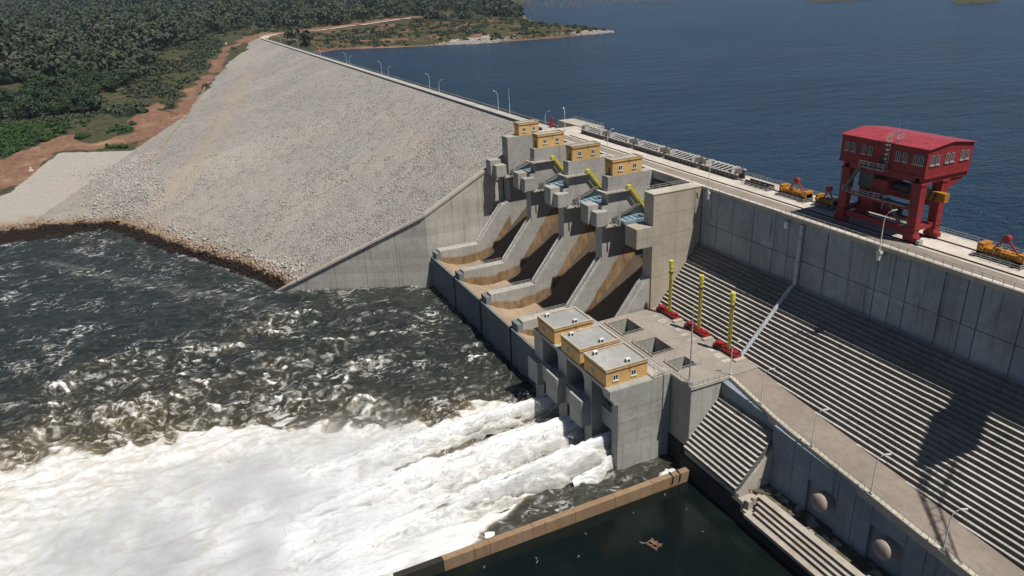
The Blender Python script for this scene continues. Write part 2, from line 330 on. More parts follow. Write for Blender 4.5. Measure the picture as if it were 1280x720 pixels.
red = np.maximum(red, sstep(7, 3, segdist(X, Y, [(-783, -236), (-829, -207), (-883, -175), (-900, -160)]) + .4 * wob))
ACC = [(-1040, -2), (-1105, 22), (-1157, 130), (-1248, 237), (-1327, 339), (-1385, 430), (-1480, 480)]
red = np.maximum(red, sstep(38, 16, segdist(X, Y, [(a - 25, b) for a, b in ACC[:5]]) + wob))
red = np.maximum(red, (.36 + .35 * fbm(X / 40, Y / 40, 77, 3)) * sstep(8, 20, Y) * sstep(-1300, -1150, X)); red = np.maximum(red, .55 * sstep(3, 10, Y) * sstep(26, 6, sdist(X, Y, LANDP) + wob))
gravel = np.maximum(gravel, sstep(30, 16, np.hypot((X + 712) / 1.2, (Y - 365) / 1.6) + wob) * (Y > 300)); gravel = np.maximum(gravel, sstep(34, 20, np.hypot(X + 722, (Y - 195) / 1.4) + wob))
land = npmesh('ground', np.stack([X, Y, Z], -1).reshape(-1, 3), grid_faces(len(xs), len(ys)), {'red': ('POINT', red), 'gravel': ('POINT', gravel)}, True)
kind(link('ground', land, LAND), 'structure')

# rockfill embankment
def z_rock(x, y): return (y + 4) * np.interp(x, KX, KV)
def xw(y): return np.where(y > -58, -166.5, -166.5 - (-58 - y) * .4945)
yy = np.concatenate([np.arange(-4, -150, -1.6), np.arange(-150, -275, -3.)]); tt = np.concatenate([np.linspace(0, .3, 170), np.linspace(.3, 1, 130)[1:]])
YY, TT = np.meshgrid(yy, tt, indexing='ij'); XW = xw(YY); XX = XW + (-1090 - XW) * TT
ZZ = z_rock(XX, YY) + sstep(0, 8, XW - XX) * sstep(0, 8, -4 - YY) * (.35 * fbm(XX / 6, YY / 6, 41, 3) + .15 * fbm(XX / 40, YY / 40, 44, 2))
DIRTL = [(-700, -60), (-640, -74), (-546, -94), (-439, -115), (-367, -132), (-346, -148), (-333, -158)]
dirt = sstep(17, 5, segdist(XX, YY, DIRTL) + 9 * fbm(XX / 25, YY / 25, 47, 3)) * .9
dirt = np.maximum(dirt, .45 * sstep(-46, -52, ZZ)); dirt = np.maximum(dirt, .5 * sstep(6, 1, XW - XX))
dirt = np.maximum(dirt, .5 * sstep(7, 3, np.hypot(XX + 240, YY + 30)))
rock = npmesh('rockfill_embankment', np.stack([XX, YY, ZZ], -1).reshape(-1, 3), grid_faces(len(yy), len(tt))[:, ::-1], {'dirt': ('POINT', dirt)}, True)
emb = tag(link('rockfill_embankment', rock, ROCK), 'long pale grey rockfill embankment sloping down to the dark river', 'dam')
mb = MB(); 
for a, b in zip(np.linspace(-1090, -165, 60)[:-1], np.linspace(-1090, -165, 60)[1:]):
    mb.add([(a, 3.6, .0), (b, 3.6, 0), (b, 15, -7.5), (a, 15, -7.5)], [(0, 1, 2, 3)])
o = obj('upstream_slope', mb, ROCK, emb)
obj('crest_road', MB().box(-1085, -166, -4, 3.6, -2, .02), ASPH, emb)
PARA = concrete('parapet_grey', (.20, .205, .21), .5, .5)
for y0 in (-4.15, 3.2):
    for i in range(46):
        a = -1084 + i * 20; obj('parapet', MB().box(a + .06, min(a + 19.94, -166), y0, y0 + .45, .02 - .5, 1.05), PARA, emb)
# drain channel lines on the embankment foot
def ribbon(pts, wd, zf, dz=.12, step=3):
    P = []
    for (a, b) in zip(pts[:-1], pts[1:]):
        n = max(2, int(math.hypot(b[0] - a[0], b[1] - a[1]) / step))
        for i in range(n): P.append((a[0] + (b[0] - a[0]) * i / n, a[1] + (b[1] - a[1]) * i / n))
    P.append(pts[-1]); P = np.array(P); T = np.gradient(P, axis=0); T /= np.linalg.norm(T, axis=1)[:, None]; Nn = np.stack([-T[:, 1], T[:, 0]], 1)
    for k in range(3): P[1:-1] = (P[:-2] + 2 * P[1:-1] + P[2:]) / 4
    A = P + Nn * wd / 2; B_ = P - Nn * wd / 2; zc = zf(P[:, 0], P[:, 1]) + dz; zz = np.maximum(np.maximum(zf(A[:, 0], A[:, 1]), zf(B_[:, 0], B_[:, 1])) + dz, zc)
    V = []; F = []
    for i in range(len(P)): V += [(*A[i], zz[i]), (*B_[i], zz[i])]
    for i in range(len(P) - 1): F.append((2 * i, 2 * i + 1, 2 * i + 3, 2 * i + 2))
    return MB().add(V, F)
kind(obj('access_road', ribbon(ACC, 13, z_land, .5), concrete('gravel_road', (.46, .41, .35), .7, .1)), 'structure')
mx = lambda x, y: np.maximum(z_rock(x, y), z_land(x, y))
obj('drain_channel', ribbon([(-404, -162), (-481, -146), (-617, -122), (-740, -98)], 1.1, mx, .35), concrete('drain_tan', (.30, .22, .14), .5, .2), emb)

# loose stones, each a small block, joined (tens of thousands)
def stones(n, sampler, zf, smin, smax, name, parent=None, tmax=1.):
    x, y = sampler(n); n = len(x); z = zf(x, y)
    s = smin + (smax - smin) * rng.random(n)**2.2
    base = np.array([[1, 0, 0], [-.9, .1, 0], [.1, .95, .05], [-.1, -1, 0], [.15, .1, .8], [0, 0, -.7]]); V = base[None] * s[:, None, None] * (.75 + .5 * rng.random((n, 6, 3)))
    q = rng.random(n) * 6.283; c, sn = np.cos(q)[:, None], np.sin(q)[:, None]
    V = np.stack([V[..., 0] * c - V[..., 1] * sn, V[..., 0] * sn + V[..., 1] * c, V[..., 2]], -1) + np.stack([x, y, z + .1 * s], -1)[:, None]
    T = np.array([[0, 2, 4], [2, 1, 4], [1, 3, 4], [3, 0, 4], [2, 0, 5], [1, 2, 5], [3, 1, 5], [0, 3, 5]])
    F = (T[None] + 6 * np.arange(n)[:, None, None]).reshape(-1, 3)
    me = npmesh(name, V.reshape(-1, 3), F, {'tint': ('POINT', np.repeat(rng.random(n) * tmax, 6))})
    return kind(link(name, me, STONE, parent), 'stuff')
def samp_rock(n):
    t = rng.random(n)**1.7; y = -5 - 175 * rng.random(n); X0 = xw(y); x = X0 - 1.2 - t * 620
    k = (z_rock(x, y) > -58.5) & (z_rock(x, y) > z_land(x, y) - .5) & (rng.random(n) > .7 * np.clip(1 - segdist(x, y, DIRTL) / 14, 0, 1)); return x[k], y[k]
stones(85000, samp_rock, z_rock, .13, .5, 'loose_stone', emb)
def samp_toe(n):
    x = -330 - 130 * rng.random(n); y = -152 - 35 * rng.random(n) - 20 * rng.random(n)**3; return x, y
stones(5500, samp_toe, mx, .2, .95, 'toe_boulder', emb)
def samp_apron(n):
    x = -335 - 175 * rng.random(n); y = -150 - 105 * rng.random(n); k = sdist(x, y, APRON) > 1; return x[k], y[k]
stones(16000, samp_apron, mx, .07, .28, 'apron_stone', emb)
def samp_bank(n):
    t = rng.random(n); x = np.interp(t, [0, .2, .4, .6, .8, 1], [-196, -240, -284, -312, -338, -362]); y = np.interp(t, [0, .2, .4, .6, .8, 1], [-110, -133, -155, -170, -182, -242]) + 5
    return x + rng.normal(0, 3, n), y + rng.normal(0, 3, n)
stones(3500, samp_bank, mx, .4, 1.3, 'waterline_stone', emb)
def samp_pen(n):
    a = rng.random(n) < .5; x = np.where(a, -712 + rng.normal(0, 10, n), -716 + rng.normal(0, 8, n)); y = np.where(a, 365 + rng.normal(0, 26, n), 190 + rng.normal(0, 26, n))
    k = sdist(x, y, LANDP) > -1; return x[k], y[k]
so_ = stones(2600, samp_pen, z_land, .5, 1.9, 'shore_stone', None, .45); tag(so_, 'scattered pale boulders on the far lake shore', 'stones')
o = [c for c in bpy.data.objects if c.name.startswith('waterline')]

# ------------------------------------------------------------------ water
kind(link('reservoir_water', npmesh('reservoir_water', [(-9000, 8, LZ), (9000, 8, LZ), (9000, 12000, LZ), (-9000, 12000, LZ)], [(0, 1, 2, 3)]), LAKE), 'structure')
IX, IY = np.meshgrid(np.linspace(-1, 1, 60), np.linspace(-1, 1, 60), indexing='ij')
def island(cx, cy, rx, ry, h):
    e = 1 - np.hypot(IX, IY)**2 + .25 * fbm(IX * 3, IY * 3, int(rx), 3); me = npmesh('island', np.stack([cx + rx * IX, cy + ry * IY, LZ - 1 + (h + 1) * np.clip(e, -.5, 1)], -1).reshape(-1, 3), grid_faces(60, 60), {'red': ('POINT', np.full(3600, .1)), 'gravel': ('POINT', np.zeros(3600))}, True)
    kind(link('island', me, LAND), 'structure')
island(-735, 1095, 24, 60, 7); island(-1090, 1230, 60, 150, 6)
# river surface: relief and whitewater pattern
gx = np.arange(-374, -16.2, .54); gy = np.arange(-262, -40.5, .54); RX, RY = np.meshgrid(gx, gy, indexing='ij')
xl = np.interp(-RY, [40, 53, 85, 103, 131, 160, 190, 260], [-60, -69, -70, -75, -90, -100, -106, -112]); xr = np.interp(-RY, [40, 54, 63, 75, 93, 105, 260], [-50, -36, -32, -29, -22, -12, -10])
wb = 6 * fbm(RX / 14, RY / 14, 61, 4); wb2 = 10 * fbm(RX / 22, RY / 22, 66, 4)
core = sstep(-4, 8, RX - xl + wb) * sstep(-2, 5, xr - RX + .4 * wb) * sstep(-54, -62, RY)
gap = np.exp(-(segdist(RX, RY, [(-63, -56), (-57, -80), (-52, -112)]) / (2.6 + .3 * wb))**2) * sstep(-116, -104, RY)
froth = sstep(-42, 6, RX - xl + wb2) * sstep(-80, -150, RY); froth = np.maximum(froth, .9 * sstep(-16, 2, RX - xl + wb) * sstep(-56, -80, RY)) * sstep(0, 3, xr - RX)
BR = [(-161, -124, 9, 1), (-152, -122, 7, .9), (-168, -118, 8, .7), (-154, -149, 6, .8), (-158, -177, 8, .8), (-149, -139, 6, .9), (-129, -121, 7, .9), (-113, -99, 6, .8), (-146, -189, 7, .8), (-126, -148, 7, .9), (-91, -105, 6, .8), (-118, -128, 7, .7), (-100, -118, 6, .8), (-134, -103, 6, .6), (-140, -165, 8, .8), (-120, -170, 8, .8)]
agit = np.zeros_like(RX)
for a, b, s_, k in BR: agit = np.maximum(agit, k * np.exp(-(((RX - a + .35 * wb) / s_)**2 + ((RY - b + .5 * wb2) / (s_ * 1.5))**2)))
line1 = np.exp(-(segdist(RX, RY, [(-290, -205), (-240, -170), (-205, -140), (-186, -122)]) / (5 + .5 * wb))**2) * .55
turb = np.clip(.30 + .9 * froth + .7 * agit + .25 * sstep(-200, -130, RX), 0, 1.4)
def waves(x, y, s):
    q = noise(x / 9 + .8 * noise(x / 23, y / 23, s + 5), y / 15, s); r1 = 1 - np.abs(q) * 2.0
    q2 = noise(x / 4., y / 7, s + 9); r2 = 1 - np.abs(q2) * 2.; return .62 * r1 + .3 * r2 + .1 * fbm(x / 2.2, y / 3.5, s + 13, 2)
H = waves(RX, RY, 71); Hn = (H - H.mean()) / H.std()
boil = core * sstep(-75, -120, RY)
RZ = WZ + Hn * .72 * turb * (1 - .7 * core) + .5 * boil + 1.1 * froth * (1 - .8 * core) * fbm(RX / 12, RY / 12, 85, 3)
crest = np.clip((Hn - 1.15) * .9, 0, 1) * np.clip(.2 + agit * .6 + froth * .25, 0, 1.2)
# individual breaking waves
bfo = np.zeros_like(RX); g_ = np.random.default_rng(99); BK = [(a, b, 1.) for a, b, s_, k in BR]
for _ in range(62):
    b = -58 - 190 * g_.random(); a = float(np.interp(-b, [40, 85, 131, 190, 260], [-62, -70, -90, -106, -112])) - 4 - 82 * g_.random()**1.5; BK.append((a, b, .45 + .55 * g_.random()))
fn = fbm(RX / 1.6, RY / 1.6, 401, 4)
for a, b, k in BK:
    i0, i1 = np.searchsorted(gx, [a - 14, a + 14]); j0, j1 = np.searchsorted(gy, [b - 14, b + 14])
    if i1 - i0 < 4 or j1 - j0 < 4: continue
    q = .35 + g_.normal(0, .45); dx = RX[i0:i1, j0:j1] - a; dy = RY[i0:i1, j0:j1] - b; nn_ = fn[i0:i1, j0:j1]
    uu = dx * math.sin(q) + dy * math.cos(q); ww = dx * math.cos(q) - dy * math.sin(q) + .05 * g_.uniform(-1, 1.6) * uu**2 + .7 * nn_; Lc = (3.5 + 5.5 * g_.random()) * (.6 + .4 * k); e = np.exp(-(uu / Lc)**2)
    RZ[i0:i1, j0:j1] += k * 1.25 * e * np.where(ww > 0, np.exp(-(ww / .8)**2), np.exp(-(ww / 2.4)**2))
    bfo[i0:i1, j0:j1] = np.maximum(bfo[i0:i1, j0:j1], k * e * np.where(ww > 0, np.exp(-(ww / .5)**2), np.exp(-(ww / 1.1)**2)) * np.clip(.75 + .9 * nn_, 0, 1.3))
nearwall = .35 * sstep(3.5, .5, segdist(RX, RY, [(-167, -56), (-194, -113), (-240, -135), (-284, -158)]) + .3 * wb)
foam = np.clip(1.05 * core * (1 - .42 * sstep(-125, -200, RY)) - 1.0 * gap + 0.17 * froth * (1 + .9 * fbm(RX / 9, RY / 9, 90, 4)) + .14 * agit + line1 * .62 + nearwall + .82 * bfo, 0, 1.3)
turbid = np.clip(froth + .4 * agit + .3 * sstep(-110, -60, RX), 0, 1)
me = npmesh('river_water', np.stack([RX, RY, RZ], -1).reshape(-1, 3), grid_faces(len(gx), len(gy)), {'foam': ('POINT', foam), 'crest': ('POINT', crest), 'turbid': ('POINT', turbid)}, True)
kind(link('river_water', me, RIVER), 'structure')
zf_ = np.zeros(4); me = npmesh('river_beyond', [(-380, -900, WZ - .9), (-14.2, -900, WZ - .9), (-14.2, -258, WZ - .9), (-380, -258, WZ - .9)], [(0, 1, 2, 3)], {'foam': ('POINT', zf_ + .35), 'crest': ('POINT', zf_), 'turbid': ('POINT', zf_ + .7)})
kind(link('river_beyond', me, RIVER), 'structure')
kind(link('tailrace_pool', npmesh('tailrace_pool', [(-15.9, -420, WZ), (260, -420, WZ), (260, -42.9, WZ), (-15.9, -42.9, WZ)], [(0, 1, 2, 3)]), POOL), 'structure')

# three jets thrown out of the outlet bays
def jet(xc, wd, L, drift, seed, label, ztop=-49.6, amp=1., spread=1.):
    ns, nt = 190, 64; S, T_ = np.meshgrid(np.linspace(0, 1, ns), np.linspace(-1, 1, nt), indexing='ij')
    y = -50.5 - S * L; half = wd / 2 * (1 + spread * S**1.2); x = xc + drift * S + T_ * half
    drop = np.where(S < .12, 0, ((S - .12) / .88)**1.35); top = ztop + (WZ + 1.4 - ztop) * drop
    n1 = fbm(x / 1.3, y / 12, seed, 4); rough = .3 + .7 * sstep(.06, .5, S); prof = np.clip((1 - np.abs(T_)**2.0)**.8 + .45 * n1 * np.abs(T_), 0, 1); n2 = fbm(x / 2.2, y / 9, seed + 7, 4)
    z = (WZ - 2.2) + (top - (WZ - 2.2)) * prof + prof * (.5 * n1 * (.25 + rough) + 0.45 * amp * n2 * rough)
    x = x + rough * .8 * fbm(x / 3, y / 5, seed + 3, 3)
    thin = np.clip(.55 * np.abs(T_)**3 * (1 - S) + .35 * sstep(.1, .0, S) + .75 * np.clip(-n1, 0, 1) + .25 * np.abs(T_)**2, 0, 1)
    me = npmesh('water_jet', np.stack([x, y, z], -1).reshape(-1, 3), grid_faces(ns, nt)[:, ::-1], {'thin': ('POINT', thin)}, True)
    return tag(link('water_jet', me, JET), label, 'water jet', 'water jets from the outlet')
jet(-32.3, 6.0, 84, 3.5, 101, 'white water jet bursting from the outlet bay beside the big end wall')
jet(-43.6, 8.6, 82, -1.5, 131, 'white water jet from the middle outlet bay', -50.2, 1., 1.1)
jet(-58.6, 5.6, 80, -3.5, 161, 'white water jet from the outlet bay next to the spillway chutes', -51.8, 1., .9)
jet(-29.9, 1.5, 19, 3.6, 191, 'thin white side jet leaking out along the big end wall', -53.6, .6, 2.2)
# boiling foam mass where the jets land
fx = np.arange(-98, -17, .6); fy = np.arange(-225, -84, .6); FX, FY = np.meshgrid(fx, fy, indexing='ij')
fl = np.interp(-FY, [84, 103, 131, 160, 225], [-68, -74, -86, -95, -101]); env = sstep(0, 30, FX - fl + 7 * fbm(FX / 10, FY / 10, 204, 3)) * sstep(-17, -21, FX) * sstep(-84, -104, FY) * sstep(-200, -128, FY)
bl = fbm(FX / 9, FY / 26, 201, 4, 2.1, .45); bl2 = fbm(FX / 2.6, FY / 6, 211, 5, 2.1, .6)
FZ = WZ - 1.6 + env * (3.0 + 1.0 * bl + .42 * bl2)
thin = np.clip(.10 + .25 * fbm(FX / 14, FY / 40, 221, 3) + .6 * fbm(FX / 2.0, FY / 15, 231, 5) - .22 * env + .45 * (1 - env) + .25 * sstep(-140, -205, FY), 0, .8)
kind(link('foam_mass', npmesh('foam_mass', np.stack([FX, FY, FZ], -1).reshape(-1, 3), grid_faces(len(fx), len(fy)), {'thin': ('POINT', thin)}, True), JET), 'stuff')
# flying drops
n = 9000; s_ = rng.random(n); jet_i = rng.integers(0, 3, n); jx = np.array([-32.3, -43.6, -57.2])[jet_i] + np.array([2.5, -1.5, -4.5])[jet_i] * s_; yv = -64 - s_ * 115
s_ = np.clip(s_, .0, 1); xv = jx + rng.normal(0, 1, n) * (2.2 + 8 * s_); zv = np.interp(s_, [0, .2, .55, 1], [-51, -51.5, -55.5, -55.5]) + rng.exponential(.9, n) * (.25 + 1.3 * sstep(.1, .5, s_)); k = (xv < -17.5) & (xv > -100); xv, yv, zv = xv[k], yv[k], zv[k]; n = len(xv)
sz = (.04 + .1 * rng.random(n)**3)[:, None, None]; tet = np.array([[1, 1, 1], [1, -1, -1], [-1, 1, -1], [-1, -1, 1.]]); V = tet[None] * sz * (.6 + .8 * rng.random((n, 4, 3))) + np.stack([xv, yv, zv], -1)[:, None]
F = (np.array([[0, 1, 2], [0, 3, 1], [0, 2, 3], [1, 3, 2]])[None] + 4 * np.arange(n)[:, None, None]).reshape(-1, 3)
kind(link('spray_drops', npmesh('spray_drops', V.reshape(-1, 3), F), SPRAY), 'stuff')

# ------------------------------------------------------------------ railings and lamps
POSTM = {}
def railing(parent, pts, h=1.1, sp=2.2, mat=None, name='railing', rails=(1., .55), wd=.09):
    mat = mat or GALV; mb = MB(); posts = []
    for a, b in zip(pts[:-1], pts[1:]):
        a = np.array(a, float); b = np.array(b, float); n = max(1, int(round(np.linalg.norm(b - a) / sp)))
        for k in rails: mb.bar(a + [0, 0, h * k], b + [0, 0, h * k], wd, wd)
        posts += [a + (b - a) * i / n for i in range(n)]
    posts.append(np.array(pts[-1], float)); o = obj(name, mb, mat, parent)
    key = (h, wd, mat.name)
    if key not in POSTM: POSTM[key] = MB().box(-wd / 2, wd / 2, -wd / 2, wd / 2, -.1, h).mesh('post')
    for p in posts: link('post', POSTM[key], mat, o, tuple(p))
    return o
LAMPM = {}
def lamp(loc, h, d, label, group, bracket=False):
    t = thing('street_lamp', label, 'street lamp', loc, group); key = (round(h, 1), round(d[0], 1), round(d[1], 1))
    if key not in LAMPM:
        u = _n([d[0], d[1], 0]); P = [np.array([0, 0, z]) for z in (0, h * .4, h * .74)] + [np.array([0, 0, h * .74]) + u * a * 1.5 + np.array([0, 0, h * .26 * b]) for a, b in ((.12, .45), (.4, .78), (.8, .97))]
        hd = MB().bar(P[-1] - u * .1, P[-1] + u * .95 + np.array([0, 0, .3]), .34, .18)
        LAMPM[key] = (MB().tube(P, [.13, .11, .09, .08, .07, .06], 8).mesh('pole'), hd.mesh('lamp_head'), MB().box(-.3, .3, -.3, .3, 0, .35).mesh('base'))
    a, b, c = LAMPM[key]; link('pole', a, WHITE, t); link('lamp_head', b, WHITE, t); link('base', c, CONC, t)
    if bracket:
        obj('bracket', MB().box(-.55, .55, -.2, .9, -.5, 0).box(-.35, .35, -.1, .7, -2.0, -.5), WHITE, t)
    return t

# ------------------------------------------------------------------ intake dam with stepped downstream face
XR = 150.
dam = thing('intake_dam', 'concrete intake dam with flat deck, panelled wall and stepped downstream face', 'dam', (0, 0, 0))
SH, ST = .9, .72
ytop = -6.7
mb = MB().prism([(11.4, -.6), (-6.25, -.6), (-6.25, -17.2), (-6.25 - (17 * ST / SH), -17.2 - 17), (-6.25 - 30 * ST, -17.2 - 30 * SH), (-6.25 - 30 * ST, -62), (11.4, -62)], -61.4, XR)
obj('dam_body', mb, CONC_LOW, dam)
obj('deck', MB().box(-166, XR, -6.62, 11.5, -.58, 0), DECK, dam)
obj('deck_lip', MB().box(-29.5, XR, -7.35, -6.64, -.75, .16), CONC, dam)
obj('deck_lip', MB().box(-61.4, -29.7, -6.95, -6.64, -.6, .1), CONC, dam)
for y0 in (-.2, 6.3):
    obj('crane_rail', MB().box(-150, XR, y0, y0 + .2, .004, .16), RAILK, dam); obj('rail_trench', MB().box(-150, XR, y0 - .35, y0 + .55, -.01, .008), RAILK, dam)
obj('roadway_strip', MB().box(-160, XR, -5.4, -1.3, -.01, .012), DIRTROAD, dam)
cols = [-61.3, -54.5, -48.2, -40.5, -32.8, -28.0, -23.2, -16, -9, -2.1, 2.0, 5.5, 13.3, 18.0, 21.1, 28.7, 36, 44, 52, 60, 70, 80, 90, 100, 110, 120, 130, 140, 150]
for a, b in zip(cols[:-1], cols[1:]):
    for z0, z1 in ((-10.3, -.8), (-17.15, -10.45)):
        e = random.uniform(-.04, .05); obj('wall_panel', MB().box(a + .1, b - .1, -6.62 - e, -6.2, z0, z1), CONC_WALL, dam)
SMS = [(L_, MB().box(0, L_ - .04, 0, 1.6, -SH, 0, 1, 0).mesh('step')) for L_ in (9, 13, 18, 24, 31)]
for i in range(29):
    q = -61.4
    while q < XR:
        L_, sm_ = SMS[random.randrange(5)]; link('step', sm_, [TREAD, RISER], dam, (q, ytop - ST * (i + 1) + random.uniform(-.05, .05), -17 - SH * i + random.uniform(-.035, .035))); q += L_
railing(dam, [(-50, 11.2, 0), (XR, 11.2, 0)], 1.15, 2.6); railing(dam, [(-148, 11.2, 0), (-50, 11.2, 0)], 1.15, 2.6)
railing(dam, [(-29.5, -6.9, .16), (XR, -6.9, .16)], 1.1, 2.0); railing(dam, [(-60, -6.75, .1), (-31, -6.75, .1)], .5, 3, GALV, 'railing', (1.,))
obj('drain_pipe', MB().tube([(-23.7, -7.0, -1.2), (-23.9, -7.0, -16.6), (-24.4, -7.6, -17.6), (-25.4, -21.2, -34.0)], .55, 10), PIPEB, dam)
for zc in (-5, -11): obj('pipe_clamp', MB().box(-24.5, -23.1, -7.6, -6.6, zc, zc + .3), GALV, dam)
for k in range(4): obj('pipe_support', MB().box(-25.2 - .15 * k, -24.2 - .15 * k, -10.5 - 3 * k, -10.1 - 3 * k, -23.2 - 3.7 * k, -21.2 - 3.7 * k), GALV, dam)
obj('wall_box', MB().box(-29, -28.1, -7.5, -6.6, -3.4, -1.7), WHITE, dam)
obj('upstream_landing', MB().box(-181, -156, 11.6, 19.5, -8, .3), CONC, dam); railing(dam, [(-181, 19.3, .3), (-156.2, 19.3, .3), (-156.2, 11.8, .3)], 1.1, 2.5)

# terrace platform, ramp road, lower stepped face
PZ = -34.2
rz_ = lambda x: PZ - .074 * (x + 23)
plat = thing('terrace_platform', 'concrete terrace with three open pits and a sloping road below the stepped dam', 'platform', (0, 0, 0))
def slab_with_holes(x0, x1, y0, y1, z0, z1, holes):
    xs_ = sorted({x0, x1, *[h[0] for h in holes], *[h[1] for h in holes]}); ys_ = sorted({y0, y1, *[h[2] for h in holes], *[h[3] for h in holes]}); mb = MB()
    for a, b in zip(xs_[:-1], xs_[1:]):
        for c, d_ in zip(ys_[:-1], ys_[1:]):
            if not any(h[0] <= a and b <= h[1] and h[2] <= c and d_ <= h[3] for h in holes): mb.box(a, b, c, d_, z0, z1)
    return mb
HOLES = [(-59, -50, -40, -33), (-45.4, -36.6, -40, -33), (-32.7, -27.2, -39, -33)]
PLATM = concrete('platform_concrete_dusty', (.29, .26, .225), .5, .4, warm=(.36, .31, .26))
obj('platform_slab', slab_with_holes(-61.3, -19.3, -41.3, -19.8, PZ - .3, PZ, HOLES), [PLATM], plat); obj('platform_walls', slab_with_holes(-61.25, -19.4, -41.2, -19.85, PZ - 17, PZ - .31, HOLES), [CONC_OUT], plat)
obj('platform_base', MB().box(-61.2, -19.5, -41.1, -20, -62, PZ - 17.01), MOSSWALL, plat)
obj('platform_edge', MB().box(-27, -19.05, -41.6, -40.9, PZ - .6, PZ + .25).box(-19.6, -19.05, -40.9, -30, PZ - .6, PZ + .25), CONC, plat)
for h in HOLES:
    z = PZ; railing(plat, [(h[1] + .3, h[2] - .3, z), (h[1] + .3, h[3] + .3, z)], 1.1, 1.8); railing(plat, [(h[0], h[2] - .3, z), (h[1] + .3, h[2] - .3, z)], 1.1, 1.8)
    obj('pit_curb', MB().box(h[0] - .2, h[1] + .2, h[2] - .5, h[2] - .02, z, z + .25), CONC, plat); obj('pit_curb', MB().box(h[1] + .02, h[1] + .45, h[2] - .5, h[3] + .3, z, z + .25), CONC, plat)
    for k in range(3): obj('pit_beam', MB().box(h[0] + .2, h[1] - .2, h[2] + 1.4 + 1.9 * k, h[2] + 1.7 + 1.9 * k, z - 4.6, z - 4.2), BLACK, plat)
for k in range(10): 
    a = -57 + k * 3.4; obj('pale_patch', MB().box(a, a + random.uniform(1, 2.2), -25.6 - random.uniform(0, 1.6), -24.4, PZ, PZ + .03 + .002 * k), TREAD, plat)
railing(plat, [(-19.2, -41.2, PZ + .25), (-19.2, -30, PZ + .25)], 1.0, 1.5); railing(plat, [(-26.5, -41.2, PZ + .25), (-19.2, -41.2, PZ + .25)], 1., 1.6)
# ramp
mb = MB(); rx = np.linspace(-19.3, XR, 40)
for a, b in zip(rx[:-1], rx[1:]):
    ia, ib = [ytop - ST * (-17 - rz_(q)) / SH + .9 for q in (a, b)]; oa, ob = [np.interp(q, [-19.3, 0, 40, 200], [-30, -32.4, -33.6, -36]) for q in (a, b)]
    mb.add([(a, oa, rz_(a)), (b, ob, rz_(b)), (b, ib, rz_(b)), (a, ia, rz_(a))], [(0, 1, 2, 3)])
obj('ramp_road', mb, DIRTROAD, plat)
def outer(x): return np.interp(x, [-19.3, 0, 40, 200], [-30, -32.4, -33.6, -36])
mb = MB(); 
for a, b in zip(rx[:-1], rx[1:]):
    mb.add([(a, outer(a) - .25, rz_(a) + .3), (b, outer(b) - .25, rz_(b) + .3), (b, outer(b) + .75, rz_(b) + .3), (a, outer(a) + .75, rz_(a) + .3), (a, outer(a) - .25, rz_(a) - 1.6), (b, outer(b) - .25, rz_(b) - 1.6), (b, outer(b) + .75, rz_(b) - .5), (a, outer(a) + .75, rz_(a) - .5)], [(0, 1, 2, 3), (4, 5, 1, 0), (3, 2, 6, 7)])
obj('ramp_kerb', mb, CONC, plat)
railing(plat, [(q, outer(q) + .1, rz_(q) + .3) for q in np.linspace(-18, XR, 12)], 1.0, 1.25, GALV, 'railing', (1.,), .06)
# retaining wall under the ramp
mb = MB(); mb.prism([(-19.2, -62), (XR, -62), (XR, rz_(XR) - .55), (-.9, rz_(-.9) - .55), (-19.2, rz_(-19.2) - .55)], -32.2, -26, 'y'); obj('retaining_body', mb, CONC_LOW, plat)
pc = [-.8, 5.5, 10, 17.5, 21.5, 25.5, 33, 37, 45, 52, 60, 68, 78]
for a, b in zip(pc[:-1], pc[1:]):
    rec = abs((a + b) / 2 - 13.7) < 1 or abs((a + b) / 2 - 29.2) < 1
    obj('wall_panel', MB().prism([(a + .06, -43.4), (b - .06, -43.4), (b - .06, rz_(b) - .6), (a + .06, rz_(a) - .6)], -33.3, -32.1, 'y'), CONC_LOW, plat)
    obj('wall_panel', MB().box(a + .06, b - .06, -32.6 if rec else -33.25, -32.1, -52, -43.5), CONC_LOW, plat)
# lower steps
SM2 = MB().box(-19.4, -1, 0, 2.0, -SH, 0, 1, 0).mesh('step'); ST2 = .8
obj('stair_body', MB().prism([(-28, -36.6), (-29.5, -36.6), (-42.2, -51.2), (-42.6, -62), (-28, -62)], -19.35, -1.05), CONC, plat)
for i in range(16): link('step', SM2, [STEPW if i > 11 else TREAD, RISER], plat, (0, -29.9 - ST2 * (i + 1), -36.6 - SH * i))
obj('stair_cheek', MB().prism([(-32.2, -38), (-32.3, -41.4), (-35.4, -45.0), (-38.2, -47.6), (-42, -51.6), (-42, -52.3), (-32.2, -52.3)], -1.2, -.4), CONC, plat)
obj('gully_wall', MB().prism([(-19.3, -34.6), (-1, -36.2), (-1, -38.2), (-19.3, -36.6)], -30.2, -29.6, 'y'), MOSSWALL, plat)
